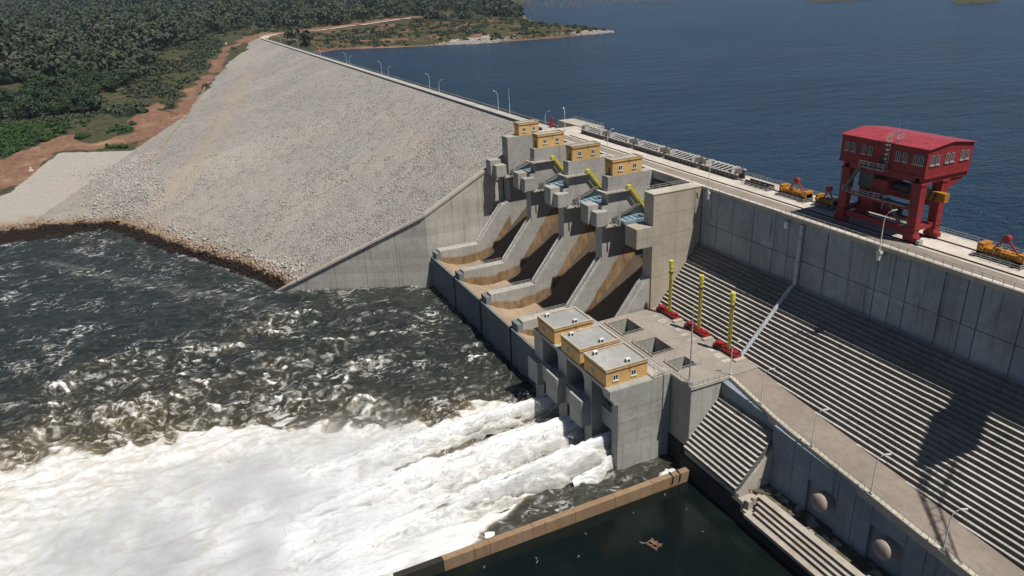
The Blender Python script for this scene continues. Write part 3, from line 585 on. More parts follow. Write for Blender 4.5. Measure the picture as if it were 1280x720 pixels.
# bench and quay
obj('quay_wall', MB().box(-19.9, 1.5, -43.0, -42.2, -62, -52.6).box(1.5, XR, -43.0, -42.4, -62, -54.3), MOSSWALL, plat); obj('quay_coping', MB().box(3, XR, -43.5, -42.1, -54.6, -53.8), STEPW, plat)
obj('bench', MB().box(-1.0, XR, -38.0, -32, -60, -51.8), MOSS, plat); obj('lower_bench', MB().box(1.0, XR, -42.38, -38.02, -60, -54.1).box(-1.0, .98, -42.19, -38.02, -60, -52.4), STEPW, plat)
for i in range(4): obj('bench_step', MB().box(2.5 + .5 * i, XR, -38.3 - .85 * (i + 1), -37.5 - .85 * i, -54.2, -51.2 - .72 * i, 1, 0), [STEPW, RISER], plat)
obj('bench_step_end', MB().box(1.2, 2.4, -41.6, -38.1, -54, -52.0).box(1.8, 2.45, -40.4, -38.1, -54, -51.3), STEPW, plat)
for k in range(26):
    a = random.uniform(0, 33); b = random.uniform(-37.2, -33.6); s_ = random.uniform(.3, 1.3); mb = MB(); q = random.random() * 6
    mb.prism([(a + s_ * random.uniform(.6, 1.4) * math.cos(q + j), b + .6 * s_ * random.uniform(.6, 1.3) * math.sin(q + j)) for j in np.arange(0, 6.2, .9)], -51.9, -51.8 + random.uniform(.03, .16), 'z'); obj('sediment_patch', mb, STEPW, plat)
tag(obj('driftwood_branch', MB().tube([(-6, -42.6, -52.3), (-2.5, -41.5, -51.2), (1, -37.5, -51.3), (5, -34.5, -51.5)], .12, 5), BARK), 'thin pale driftwood branch lying across the mossy bench', 'branch')
for cx in (14.9, 30.):
    t = thing('pipe_bulkhead', 'round capped penstock stub on the lower wall, %s' % ('next to the short lower steps' if cx < 20 else 'farther along from the lower steps'), 'pipe cap', (cx, -32.3, -45.4))
    obj('pipe_stub', MB().tube([(0, .3, 0), (0, -2.9, 0)], 1.8, 28), CAPM, t); me = MB(); P = [(0, -2.9 - .9 * math.sin(a), 0) for a in np.linspace(0, 1.45, 6)]; obj('domed_cap', MB().tube(P, [1.93 * math.cos(a) for a in np.linspace(0, 1.45, 6)], 28), CAPM, t)

# ------------------------------------------------------------------ gated spillway
spw = thing('gated_spillway', 'concrete spillway with four chutes, piers and flip buckets stained orange', 'spillway', (0, 0, 0))
PR = [-161.0, -135.6, -110.4, -85.7]; PT = 3.8
def pierpoly(front=-25.): return [(9, -.55), (-22.8, -.55), (-22.8, -9), (front, -9), (front, -26.7), (-36.6, -41.4), (-53.6, -41.4), (-53.6, -62), (9, -62)]
for i, xr_ in enumerate(PR):
    if i: 
        obj('pier', MB().prism(pierpoly(), xr_ - PT, xr_), CONC_CHUTE, spw)
        obj('pier_head', MB().box(xr_ - PT + .3, xr_ - .0 + .03, -22.95, -6.66, -4.55, -.02), CONC_PIER, spw)
    if i: obj('pier_walkway', MB().box(xr_ - PT - .3, xr_ + 1.5, -24.7, -14.6, -4.95, -4.6), CONC, spw)
    if i: railing(spw, [(xr_ + .2, -24.5, -4.6), (xr_ + 1.4, -24.5, -4.6), (xr_ + 1.4, -15, -4.6)], 1.1, 1.8)
    # anchor blocks
    obj('anchor_block', MB().box(xr_ - 5.8, xr_ - 1.3, -29.2, -24.6, -14.4, -8.5), CONC_PIER, spw); obj('anchor_block', MB().box(xr_ - 1.25, xr_ + 2.1, -28.2, -23.9, -14.6, -10.1), CONC_PIER, spw)
    obj('anchor_slab', MB().box(xr_ - .6, xr_ + 2.6, -25, -19.5, -15.3, -14.9), CONC, spw); railing(spw, [(xr_ + 2.4, -24.8, -14.9), (xr_ + 2.4, -19.6, -14.9)], 1.1, 1.5)
    # yellow access stair
    st = None if not i else obj('access_stair', MB().bar((xr_ + .5, -15.4, -4.4), (xr_ + .5, -9.8, -11.6), .14, .55).bar((xr_ + 1.5, -15.4, -4.4), (xr_ + 1.5, -9.8, -11.6), .14, .55).bar((xr_ + .5, -15.4, -3.4), (xr_ + .5, -9.8, -10.5), .12, .16).bar((xr_ + 1.5, -15.4, -3.4), (xr_ + 1.5, -9.8, -10.5), .12, .16), YEL, spw)
    for k in range(13 if i else 0): obj('tread', MB().box(xr_ + .5, xr_ + 1.5, -15.2 + .42 * k, -14.9 + .42 * k, -4.6 - .54 * k, -4.52 - .54 * k), YEL, st)
    if i: obj('stair_landing', MB().box(xr_ + .4, xr_ + 1.6, -16.6, -15.4, -4.6, -3.3), YEL, spw)
    obj('lower_landing', MB().box(xr_ + .02, xr_ + 2.4, -10.2, -7.2, -12., -11.7), GALV, spw); railing(spw, [(xr_ + 2.3, -10.1, -11.7), (xr_ + 2.3, -7.3, -11.7)], 1.1, 1.3)
    # pale blue hoist frame
    hf = obj('hoist_frame', MB().box(xr_ + .05, xr_ + 5.4, -20.4, -19.2, -14.2, -13.3).box(xr_ + 4.4, xr_ + 5.4, -19.2, -10, -14.2, -13.3).box(xr_ + .05, xr_ + 1, -19.2, -10, -14.2, -13.3).box(xr_ + 1, xr_ + 4.4, -11, -10, -14.2, -13.3), BLUE, spw)
    obj('frame_plate', MB().box(xr_ + .95, xr_ + 4.45, -19.3, -14.4, -13.75, -13.5), BLUE, hf)
    for k in range(4): obj('frame_rib', MB().box(xr_ + 1, xr_ + 4.4, -18.2 + 2 * k, -17.9 + 2 * k, -13.9, -13.2), BLUE, hf)
    for j in range(2):
        obj('hoist_mast', MB().box(xr_ + 2.55 + 1.6 * j, xr_ + 2.65 + 1.6 * j, -21.1 - .4 * j, -21., -14.9, -9.0), GALV, spw)
    # divider top railings
    sl_ = [(xr_ - .35, -25.2, -26.9), (xr_ - .35, -36.6, -41.3), (xr_ - .35, -50.5, -41.4)]; railing(spw, [sl_[0], sl_[1]], 1.1, 1.1, WHITE, 'railing', (1., .5), .13); q = [(a - 2.3, b, c) for a, b, c in sl_]; railing(spw, [q[0], q[1]], 1.1, 1.1, WHITE, 'railing', (1., .5), .13)
    railing(spw, [(xr_ - PT + .4, -37, -41.4), (xr_ - PT + .4, -50, -41.4)], 1.1, 1.7)
    mbs = MB()
    for k in range(34): mbs.box(xr_ - 2.5, xr_ - .5, -25.4 - .34 * k, -25.05 - .34 * k, -27.4 - .431 * k, -26.75 - .431 * k)
    obj('divider_stairs', mbs, CONC, spw)
# abutment tower and left training wall
obj('abutment_tower', MB().box(-166.3, -161, -22, -6.66, -62, -.02), CONC_PIER, spw)
obj('divider', MB().prism([(-6, -20), (-25, -26.7), (-36.6, -41.4), (-53.6, -41.4), (-53.6, -62), (-6, -62)], -165.6, -161.02), CONC_CHUTE, spw)
obj('wall_walkway', MB().box(-168.2, -166.3, -25, -21.9, -9.6, -9.2).box(-168.2, -166.3, -25, -21.9, -17.6, -17.2).box(-168, -166.32, -23.8, -22, -17.2, -9.6), CONC, spw)
railing(spw, [(-166.5, -24.9, -9.2), (-166.5, -22, -9.2)], 1.1, 1.2); railing(spw, [(-166.5, -24.9, -17.2), (-166.5, -22, -17.2)], 1.1, 1.2)
twl = thing('training_wall', 'streaked grey concrete wing wall with sloping coping holding the rockfill', 'wall', (0, 0, 0))
zk = lambda y, x=-180: (y + 4) * .523
A, B_ = (-166.8, -22.2), (-166.8, -57); Cc = (-195.5, -115)
def wallseg(name, p, q, zp, zq, th, mat, dz0=-66, off=0):
    p = np.array(p, float); q = np.array(q, float); n_ = np.array([-(q - p)[1], (q - p)[0]]); n_ = n_ / np.linalg.norm(n_); a, b, c, d_ = p + n_ * off, q + n_ * off, q + n_ * (off + th), p + n_ * (off + th)
    vs = [(*a, dz0), (*b, dz0), (*c, dz0), (*d_, dz0), (*a, zp), (*b, zq), (*c, zq), (*d_, zp)]
    return obj(name, MB().add(vs, [(0, 1, 2, 3), (4, 5, 6, 7), (0, 1, 5, 4), (1, 2, 6, 5), (2, 3, 7, 6), (3, 0, 4, 7)]), mat, twl)
# panels along the wall face
def lerp(p, q, t): return (p[0] + (q[0] - p[0]) * t, p[1] + (q[1] - p[1]) * t)
for (p, q, nseg) in ((A, B_, 3), (B_, Cc, 5)):
    for i in range(nseg):
        a = lerp(p, q, i / nseg + .0012); b = lerp(p, q, (i + 1) / nseg - .0012); wallseg('wall_panel', a, b, zk(a[1]) - .1, zk(b[1]) - .1, -2.2, CONC_LEFT)
    wallseg('coping', p, q, zk(p[1]) + .55, zk(q[1]) + .55, -3.2, CONC, -66, .35).scale = (1, 1, 1)
for o in [c for c in twl.children if c.name.startswith('coping')]:
    for v in o.data.vertices:
        if v.co.z < -60: v.co.z = zk(v.co.y) - .35
# chute floors, buckets, gates
PROF = [(9, -14.8), (5, -14.2), (2, -14), (-2, -15.2), (-6, -19.2), (-10.6, -25.0), (-16, -30.4), (-22, -36.2), (-26, -40.1), (-30, -43.8), (-33.5, -46.6), (-37, -48.2), (-42, -48.9), (-47, -48.4), (-51, -46.9), (-55.4, -44.5)]
FL = MB().prism(PROF + [(-55.9, -44.5), (-55.9, -62), (9, -62)], 0, 20.74)
BAYX = [(-161., -139.4), (-135.6, -114.2), (-110.4, -89.5), (-85.7, -66.)]
for a, b in BAYX:
    ns = len(PROF); mbf = MB()
    for i in range(ns - 1):
        p, q = PROF[i], PROF[i + 1]; mbf.add([(a + .02, *p), (b - .02, *p), (b - .02, *q), (a + .02, *q)], [(0, 1, 2, 3)], 1 if q[0] < -37 else 0)
    obj('chute_floor', mbf, [PUDDLE, LIP], spw)
    obj('sill_wall', MB().box(a - 4.6, b + .3, -56.2, -55.41, -62, -44.52).box(a - 4.5, a - .02, -55.4, -53.5, -62, -42.2), SILLM, spw)
    g = [(-5.5 - 1.9 * math.cos(t_), -15 + 11.5 * k) for k, t_ in zip(np.linspace(0, 1, 7), np.linspace(-1.2, 1.2, 7))]
    gt = obj('radial_gate', MB().prism(g + [(y + .5, z) for y, z in g[::-1]], a + .1, b - .1), DSTEEL, spw)
    for xa in (a + 1.2, b - 1.2): obj('gate_arm', MB().bar((xa, -7, -8), (xa, -22, -13.2), .7, .7).bar((xa, -6.5, -14), (xa, -22, -13.8), .7, .7), DSTEEL, gt)
    for k in range(3): obj('gate_beam', MB().box(a + .3, b - .3, -8.6, -7.6, -13.4 + 3.6 * k, -12.9 + 3.6 * k), DSTEEL, gt)
    obj('bridge_girder', MB().box(a, b, -6.5, -4.7, -2.6, -.59).box(a, b, 4, 6, -2.6, -.59), CONC_PIER, spw)
# right side wall of the spillway
obj('side_wall', MB().prism([(-6.66, -.03), (-23.3, -.03), (-23.3, -9.2), (-23.3, -41.4), (-53.6, -41.4), (-53.6, -62), (-6.66, -62)], -65.98, -61.45), CONC_RW, spw)
obj('side_wall_coping', MB().box(-66.1, -61.3, -23.5, -6.7, -.02, .18), CONC, spw)
obj('anchor_block', MB().box(-67.2, -61.46, -28.7, -23.32, -15, -9.2), CONC_RW, spw)
railing(spw, [(-65.8, -23, .18), (-65.8, -7, .18)], 1.2, 2.2); railing(spw, [(-66.9, -28.4, -9.2), (-66.9, -23.4, -9.2)], 1.1, 1.4)
obj('divider', MB().prism([(-23.32, -24.8), (-25.2, -26.7), (-36.6, -41.39), (-23.32, -41.39)], -65.9, -61.9), CONC_CHUTE, spw)
for xo in (-62.2, -64.6): railing(spw, [(xo, -25.2, -26.7), (xo, -36.6, -41.39)], 1.1, 1.4, WHITE, 'railing', (1., .5))
obj('side_bracket', MB().box(-67, -65.99, -24.5, -20, -19.4, -19).box(-67, -65.99, -22.3, -21.9, -27, -19.4), GALV, spw)

# ------------------------------------------------------------------ bottom outlet block
out = thing('outlet_block', 'grey concrete outlet block with three bays spilling white water', 'outlet', (0, 0, 0))
endp = [(-41.4, PZ - .02), (-59, PZ - .02), (-59, -36.2), (-57.6, -38.4), (-56.7, -38.6), (-56.7, -62), (-41.4, -62)]
obj('end_wall', MB().prism(endp, -29.6, -27.25), CONC_OUT, out)
lv = [-34.3, -37.4, -40.6, -44.0, -47.4, -50.6, -54.0, -60]
for i, (a, b) in enumerate(zip(lv[:-1], lv[1:])):
    yf = -58.95 if i == 0 else -56.65
    poly = [(-41.45, b + .12), (-56.65, b + .12), (-56.65, a), (-41.45, a)]
    if i == 0: poly = [(-41.45, b + .12), (-58.2, b + .12), (-58.95, -36.2), (-58.95, a), (-41.45, a)]
    if i == 1: poly = [(-41.45, b + .12), (-56.65, b + .12), (-56.65, -38.5), (-57.55, -38.35), (-58.1, a), (-41.45, a)]
    obj('concrete_lift', MB().prism(poly, -27.3, -27 + random.uniform(-.03, .03)), CONC_OUT, out)
obj('roof_slab', MB().box(-67, -29.6, -59, -41.42, PZ - .9, PZ - .03), CONC_OUT, out)
obj('back_wall', MB().box(-66.9, -29.6, -49, -41.5, -62, PZ - .92), CONC_LOW, out)
for a, b in ((-67, -61.8), (-52.8, -48.2), (-39, -35.4)):
    obj('pillar', MB().box(a, b, -58.9, -49.02, -62, PZ - .93), CONC_OUT, out)
for a, b in ((-55, -48.6), (-41.9, -36)):
    obj('buttress', MB().box(a, b, -61.6, -58.92, -48.6, -41), CONC_OUT, out)
obj('buttress', MB().box(-68.2, -62.2, -60.6, -58.92, -50, -43), CONC_OUT, out)
for a, b, y0 in ((-61.8, -52.8, -59.3), (-48.2, -39, -59.3), (-35.4, -29.6, -56)):
    obj('bay_panel', MB().box(a + .05, b - .05, y0, y0 + .8, -48, -43.1), CONC_OUT, out); railing(out, [(a, y0 + .3, -43.1), (b, y0 + .3, -43.1)], 1.2, 1.8)
    obj('bay_floor', MB().box(a + .05, b - .05, y0 + .81, -49.03, -44.5, -43.3), CONC_LOW, out); obj('bay_haunch', MB().prism([(b - .05, PZ - .95), (b - 2.2, PZ - .95), (b - .05, PZ - 3.2)], -58.6, -50, 'y'), CONC_OUT, out)
for x0 in (-66.9, -40.5): pass
obj('roof_kerb', MB().box(-30, -27.0, -46.6, -41.5, PZ - .02, PZ + .3), CONC, out); railing(out, [(-27.2, -46.5, PZ + .3), (-27.2, -41.6, PZ + .3)], 1., 1.4)
obj('parapet_band', MB().box(-66, -28, -46.4, -44.6, PZ - .02, PZ + .35), CONC, out)
railing(out, [(-66, -43.2, PZ - .02), (-28, -43.2, PZ - .02)], 1.1, 1.8)

# guide wall and things in the pool
gw = thing('guide_wall', 'long low rusty brown guide wall between the white water and the still pool', 'wall', (0, 0, 0))
for i in range(9):
    a = -43.6 - i * 10.5; obj('wall_segment', MB().box(-17.1, -15.5, a - 10.42, a, -62, -54.5 - .02 * i - (.8 if i > 6 else 0)), RUSTW if i < 6 else MOSSWALL, gw)
for k, yk in enumerate((-46.2, -48.3)): obj('hanging_rope', MB().tube([(-17.2, yk, -54.35), (-16.2, yk - .2, -54.2), (-15.35, yk - .1, -54.5), (-15.3, yk - .3, -56.4)], .16, 6), BLACK, gw)
V = []; F = []
U_, Vv = np.meshgrid(np.linspace(0, 6.2832, 26), np.linspace(0, 1, 9), indexing='ij'); rr = np.cos(Vv * 1.5) * (1 + .25 * noise(U_ * 1.1, Vv * 3, 5)); hh = np.sin(Vv * 1.5) * 1.9 * (1 + .35 * noise(np.cos(U_) * 2 + 3, np.sin(U_) * 2 + Vv * 2, 8))
tag(link('white_sheet', npmesh('white_sheet', np.stack([-18.9 + 1.9 * rr * np.cos(U_), -47.2 + 2.9 * rr * np.sin(U_), WZ + .05 + hh], -1).reshape(-1, 3), grid_faces(26, 9)), WHITE), 'crumpled white sheet caught against the guide wall end', 'sheet')
rf = thing('raft', 'small rusty red raft floating on the dark still pool', 'raft', (-1.4, -63.8, WZ)); rf.rotation_euler[2] = .3; rf.scale = (.8, .8, .8)
for k in (-1, 1): obj('float_tube', MB().tube([(-1.7, k * .95, .22), (1.7, k * .95, .22)], .38, 10), RUST, rf)
for k in (-1.5, 0, 1.5): obj('cross_beam', MB().box(k - .12, k + .12, -1.5, 1.5, .55, .72), RUST, rf)
obj('plank', MB().box(-1.2, 1.2, -.25, .25, .72, .8), BARK, rf); obj('mooring_line', MB().tube([(-1.7, -.95, .4), (-2.9, -1.6, .05), (-3.6, -1.5, .03)], .05, 5), WHITE, rf)
for k, (a, b) in enumerate([(-9.5, -88), (-8.6, -88.6), (-11, -75), (-6, -80), (-12.5, -99), (-12, -62), (-13.8, -52), (-7.3, -50.6), (0, -52)]):
    q = random.random() * 3; l = random.uniform(.3, .9); tag(obj('floating_twig', MB().tube([(a, b, WZ + .05), (a + l * .5 * math.cos(q), b + l * .5 * math.sin(q), WZ + .1), (a + l * math.cos(q + .3), b + l * math.sin(q + .3), WZ + .04)], .09, 5), BAREB), 'small pale scrap of driftwood floating on the still pool', 'driftwood', 'driftwood scraps on the pool')

# ------------------------------------------------------------------ houses
def window(parent, p, nrm, wd, hg, fm=None):
    """window centred at p on a wall whose outward normal is +x or -y"""
    fr = MB(); pn = MB(); sl_ = MB(); x, y, z = p
    def bx(m, a0, a1, z0, z1, d0, d1):
        if nrm == 'x': m.box(x + d0, x + d1, y + a0, y + a1, z + z0, z + z1)
        else: m.box(x + a0, x + a1, y - d1, y - d0, z + z0, z + z1)
    w2, h2 = wd / 2, hg / 2
    for a0, a1, z0, z1 in ((-w2, -w2 + .12, -h2, h2), (w2 - .12, w2, -h2, h2), (-.06, .06, -h2, h2), (-w2, w2, h2 - .12, h2), (-w2, w2, -h2, -h2 + .12)): bx(fr, a0, a1, z0, z1, .005, .09)
    f_ = obj('window', fr, fm or WHITE, parent); bx(pn, -w2 + .1, w2 - .1, -h2 + .1, h2 - .1, -.02, .03); obj('pane', pn, GLASS, f_); bx(sl_, -w2 - .15, w2 + .15, -h2 - .28, -h2 - .04, .0, .22); obj('sill', sl_, fm or WHITE, f_); return f_
def house(name, label, cat, x0, x1, y0, y1, z0, h, group, winx, winy, door=None, acs=(), rooftrim=.35):
    t = thing(name, label, cat, ((x0 + x1) / 2, (y0 + y1) / 2, z0), group); cx, cy = (x0 + x1) / 2, (y0 + y1) / 2; a, b = (x1 - x0) / 2, (y1 - y0) / 2
    obj('wall', MB().box(-a, a, -b, b, 0, h - .5), HOUSE, t)
    rf = obj('roof', MB().box(-a + .3, a - .3, -b + .3, b - .3, h - .5, h - .22), ROOF, t)
    obj('parapet', MB().box(-a - .1, -a + .3, -b - .1, b + .1, h - .7, h).box(a - .3, a + .1, -b - .1, b + .1, h - .7, h).box(-a + .3, a - .3, -b - .1, -b + .3, h - .7, h).box(-a + .3, a - .3, b - .3, b + .1, h - .7, h), HOUSE, rf)
    obj('coping', MB().box(-a - .18, -a + .35, -b - .18, b + .18, h, h + .1).box(a - .35, a + .18, -b - .18, b + .18, h, h + .1).box(-a + .35, a - .35, -b - .18, -b + .35, h, h + .1).box(-a + .35, a - .35, b - .35, b + .18, h, h + .1), CONC, rf)
    obj('eaves_line', MB().box(a - .02, a + .14, -b - .12, b + .12, h - .92, h - .72).box(-a - .14, a + .14, -b - .16, -b + .0, h - .92, h - .72), RUST, t)
    for (yy_, zz_, ww, hh_) in winx: window(t, (a, yy_, zz_), 'x', ww, hh_)
    for (xx_, zz_, ww, hh_) in winy: window(t, (xx_, -b, zz_), 'y', ww, hh_)
    if door is not None:
        d_ = obj('door', MB().box(door - .55, door + .55, -b - .05, -b + .02, .02, 2.3), RUST, t); obj('handle', MB().box(door + .35, door + .45, -b - .12, -b - .05, 1., 1.15), GALV, d_)
    obj('downpipe', MB().tube([(a + .1, b * .12, h - .3), (a + .1, b * .12, h - 1.7)], .09, 6), RUST, t)
    for (ax, ay) in acs:
        ac = obj('air_conditioner', MB().box(ax - .45, ax + .45, ay - .6, ay + .6, h - .2, h + .75), WHITE, t); obj('fan', MB().tube([(ax + .44, ay, h + .28), (ax + .5, ay, h + .28)], .36, 12), BLACK, ac); obj('fan', MB().tube([(ax, ay - .61, h + .28), (ax, ay - .66, h + .28)], .36, 12), BLACK, ac)
    return t
where = ['gate house on the tall abutment tower beside the rockfill', 'gate house on the pier next to the abutment tower', 'gate house on the second pier from the wide side wall', 'gate house on the pier next to the wide side wall']
for i, xr_ in enumerate(PR):
    y0, y1 = (-16.8, -8) if i == 0 else (-21.3, -10.6); b = (y1 - y0) / 2
    house('gate_house', 'ochre flat-roofed ' + where[i], 'house', xr_ - 4.3, xr_ - .05, y0, y1, 0, 4.9, 'gate houses on the spillway piers', [(-b * .48, 2.2, 1.35, 1.45), (b * .48, 2.2, 1.35, 1.45)], [], None if i == 0 else .4)
wh2 = ['next to the spillway chutes', 'between its two neighbours', 'above the big end wall']
for i, (a, b) in enumerate(((-64.6, -54.9), (-51.2, -41.4), (-39.4, -29.2))):
    house('outlet_house', 'low ochre house with grey roof on the outlet block, ' + wh2[i], 'house', a, b, -58.7, -47, PZ, 4.6, 'houses on the outlet block', [(-3.2, 2.1, 1.4, 1.45), (1.9, 2.1, 1.4, 1.45)], [(-1.2, 2.1, 1.1, 1.3)], None, [(-3.4, -3.6), (3.6, 1.2)])

# ------------------------------------------------------------------ yellow cylinders on red stands
for i, (cx, cy) in enumerate(((-55.2, -21.6), (-42.2, -21.6), (-29.2, -22.4))):
    t = thing('hydraulic_cylinder', 'tall yellow cylinder standing on a red frame, ' + ['beside the wide side wall', 'between the other two', 'beside the sloping grey pipe'][i], 'cylinder', (cx, cy, PZ), 'yellow cylinders on the terrace')
    obj('barrel', MB().tube([(.6, 0, 1.2), (.6, 0, 14.8)], .5, 14), YEL, t); obj('cylinder_head', MB().tube([(.6, 0, 14.8), (.6, 0, 16.8)], .66, 14), YEL, t); obj('collar', MB().tube([(.6, 0, 13.2), (.6, 0, 13.5)], .72, 14), BLACK, t)
    obj('side_pipe', MB().tube([(1.3, -.2, 1.5), (1.3, -.2, 13.5)], .09, 6), BLACK, t)
    mb = MB().box(-4.2, 4.2, -1.1, -.7, .5, 1.1).box(-4.2, 4.2, .7, 1.1, .5, 1.1)
    fr_ = obj('frame', mb, REDB, t)
    for k in range(7): obj('cross_beam', MB().box(-4.2 + 1.36 * k, -3.8 + 1.36 * k, -.7, .7, .45, 1.0), REDB, fr_)
    obj('bearing', MB().box(-.2, 1.4, -.8, .8, 1., 1.5), REDB, t); obj('red_block', MB().box(-3.8, -1.6, -.75, .75, 1.1, 1.7), REDB, t); obj('red_block', MB().box(2.1, 3.6, -.7, .7, 1.1, 1.6), REDB, t)
    for k in (-3.6, 3.6): obj('foot', MB().box(k - .5, k + .5, -1.2, 1.2, 0, .5), BLACK, t)
    obj('pale_plinth', MB().box(4.3, 5.6, -1.9, 1.6, 0, .42), CONC, t)

# ------------------------------------------------------------------ gantry crane
G = thing('gantry_crane', 'tall red gantry crane with windowed machine house on the intake deck', 'crane', (0, 0, 0))
LX, LY = (-.1, -18.7), (-.1, 6.4)
for lx in LX:
    for ly in LY:
        sx = 1 if lx < -5 else -1
        lg = obj('leg', MB().add([(lx - .95, ly - .75, 1.3), (lx + .95, ly - .75, 1.3), (lx + .95, ly + .75, 1.3), (lx - .95, ly + .75, 1.3), (lx - 1.15 + .25 * sx, ly - .9, 13.), (lx + 1.15 + .25 * sx, ly - .9, 13.), (lx + 1.15 + .25 * sx, ly + .9, 13.), (lx - 1.15 + .25 * sx, ly + .9, 13.)], [(0, 1, 2, 3), (4, 5, 6, 7), (0, 1, 5, 4), (1, 2, 6, 5), (2, 3, 7, 6), (3, 0, 4, 7)]), RED, G)
        obj('flange', MB().box(lx - 1.35 + .25 * sx, lx + 1.35 + .25 * sx, ly - 1.1, ly + 1.1, 12.7, 13.1), RED, lg); obj('flange', MB().box(lx - 1.15, lx + 1.15, ly - .95, ly + .95, 3.2, 3.45), RED, lg)
        bg_ = obj('bogie', MB().box(lx - 1.7, lx + 1.7, ly - .6, ly + .6, .45, 1.35).prism([(lx - 1.2, 1.3), (lx + 1.2, 1.3), (lx + .8, 2.3), (lx - .8, 2.3)], ly - .95, ly + .95, 'y'), RED, G)
        for k in (-1, 1): obj('wheel', MB().tube([(lx + k * 1.05, ly - .3, .5), (lx + k * 1.05, ly + .3, .5)], .42, 14), BLACK, bg_)
for lx in LX:
    obj('cross_beam', MB().box(lx - .45, lx + .45, .6, 5.7, 2.6, 3.7), RED, G); obj('cross_beam', MB().box(lx - .8, lx + .8, -.9, 13.2, 13.1, 14.25), RED, G)
    obj('cantilever_brace', MB().prism([(7.2, 10.4), (7.2, 13.1), (12.6, 13.1), (12.2, 12.6)], lx - .5, lx + .5), RED, G)
for ly in LY:
    obj('sill_beam', MB().box(LX[1] + .95, LX[0] - .95, ly - .4, ly + .4, 1.9, 3.0), RED, G); obj('portal_beam', MB().box(LX[1] + 1, LX[0] - 1, ly - .4, ly + .4, 6.9, 7.9), RED, G); obj('main_girder', MB().box(LX[1], LX[0], ly - .8, ly + .8, 13.12, 14.24), RED, G)
hx0, hx1, hy0, hy1 = -20.7, 1.0, -.9, 13.0
mh = obj('machine_house', MB().box(hx0, hx1, hy0, hy1, 14.3, 20.4).prism([(hy0, 20.4), (hy1, 20.4), ((hy0 + hy1) / 2, 21.25)], hx0 + .02, hx1 - .02), RED, G)
obj('floor_band', MB().box(hx0 - .12, hx1 + .12, hy0 - .12, hy1 + .12, 14.2, 14.6), RED, mh)
ym = (hy0 + hy1) / 2
for sgn, e in ((-1, hy0 - .35), (1, hy1 + .35)):
    for k in range(6):
        a = hx0 - .4 + k * 3.75; zlow = 20.4 - .35 * (1.3 / 6.95)
        obj('roof_panel', MB().add([(a + .02, e, zlow + .1), (a + 3.73, e, zlow + .1), (a + 3.73, ym, 21.37), (a + .02, ym, 21.37), (a + .02, e, zlow - .03), (a + 3.73, e, zlow - .03), (a + 3.73, ym, 21.25), (a + .02, ym, 21.25)], [(0, 1, 2, 3), (4, 5, 6, 7), (0, 1, 5, 4), (1, 2, 6, 5), (2, 3, 7, 6), (3, 0, 4, 7)]), REDROOF, mh)
for k in (-18.9, -17.2, -14.5, -12.8, -5.8, -4.1, -1.6, .1 - .4):
    w_ = window(G, (k, hy0, 18.), 'y', 1.05, 1.9, GALV)
for k in (.6, 2.2, 5.1, 6.7, 9.7, 11.3): window(G, (hx1, k, 18.), 'x', 1.05, 1.9, GALV)
obj('door', MB().box(-10.3, -9.1, hy0 - .06, hy0 + .02, 14.65, 17.), BLACK, G)
pl_ = obj('access_platform', MB().box(-14.2, -8.0, hy0 - 1.4, hy0 - .02, 14.3, 14.45), GALV, G); railing(G, [(-14.2, hy0 - 1.35, 14.45), (-8, hy0 - 1.35, 14.45), (-8, hy0 - .1, 14.45)], 1.2, 1.2)
obj('cage_ladder', MB().bar((-8.5, hy0 - .3, 14.4), (-8.5, hy0 - .3, 21.8), .08).bar((-7.8, hy0 - .3, 14.4), (-7.8, hy0 - .3, 21.8), .08), GALV, G)
ld = [c for c in G.children if c.name.startswith('cage_ladder')][0]
for k in range(14): obj('rung', MB().box(-8.5, -7.8, hy0 - .34, hy0 - .26, 14.8 + .5 * k, 14.86 + .5 * k), GALV, ld)
for k in range(5): obj('cage_hoop', MB().tube([(-8.6, hy0 - .3, 17 + k), (-8.6, hy0 - .9, 17 + k), (-8.15, hy0 - 1.15, 17 + k), (-7.7, hy0 - .9, 17 + k), (-7.7, hy0 - .3, 17 + k)], .05, 4), GALV, ld)
railing(G, [(-9.2, hy0, 20.7), (-9.2, hy0 + 2.4, 21.1), (-6.8, hy0 + 2.4, 21.1), (-6.8, hy0, 20.7)], 1.2, .8); obj('lightning_rod', MB().tube([(-7.4, hy0 + 1, 20.7), (-7.4, hy0 + 1, 24.6)], .05, 5), GALV, G)
obj('stair_flight', MB().bar((-14., hy0 - .6, 14.4), (-17.6, hy0 - .6, 8.0), .12, .4).bar((-14., hy0 - 1.3, 14.4), (-17.6, hy0 - 1.3, 8.0), .12, .4).bar((-14., hy0 - 1.3, 15.5), (-17.6, hy0 - 1.3, 9.1), .08, .08), DSTEEL, G)
obj('gallery', MB().box(-18, -1.6, hy0 - 1.2, hy0 - .2 + .3, 7.9, 8.02), GALV, G); railing(G, [(-18, hy0 - 1.15, 8.02), (-8, hy0 - 1.15, 8.02)], 1.1, 1.4)
obj('stair_flight', MB().bar((-8., hy0 + 1.2, 8.), (-4.0, hy0 + 1.2, 3.1), .12, .4).bar((-8., hy0 + 1.9, 8.), (-4.0, hy0 + 1.9, 3.1), .12, .4), DSTEEL, G)
railing(G, [(-6.5, .4, 3), (-2, .4, 3)], 1.1, 1.1); railing(G, [(-6.5, 1.8, 3.), (-2, 1.8, 3.)], 1.1, 1.1)
obj('hung_trolley', MB().box(-16.5, -12.6, 1.2, 5, 8.8, 12.4), DSTEEL, G); obj('winch', MB().box(-12.2, -8.4, .6, 5.6, 8.4, 11.6), REDB, G); obj('winch_drum', MB().tube([(-8, 3, 10.4), (-4.4, 3, 10.4)], 1.2, 18), BLACK, G)
lb = obj('spreader_beam', MB().box(-6.6, 1.8, 4.4, 5.6, 8.6, 10.6).box(1.8, 2.7, 4.3, 5.7, 8.7, 10.6), ORANGE, G)
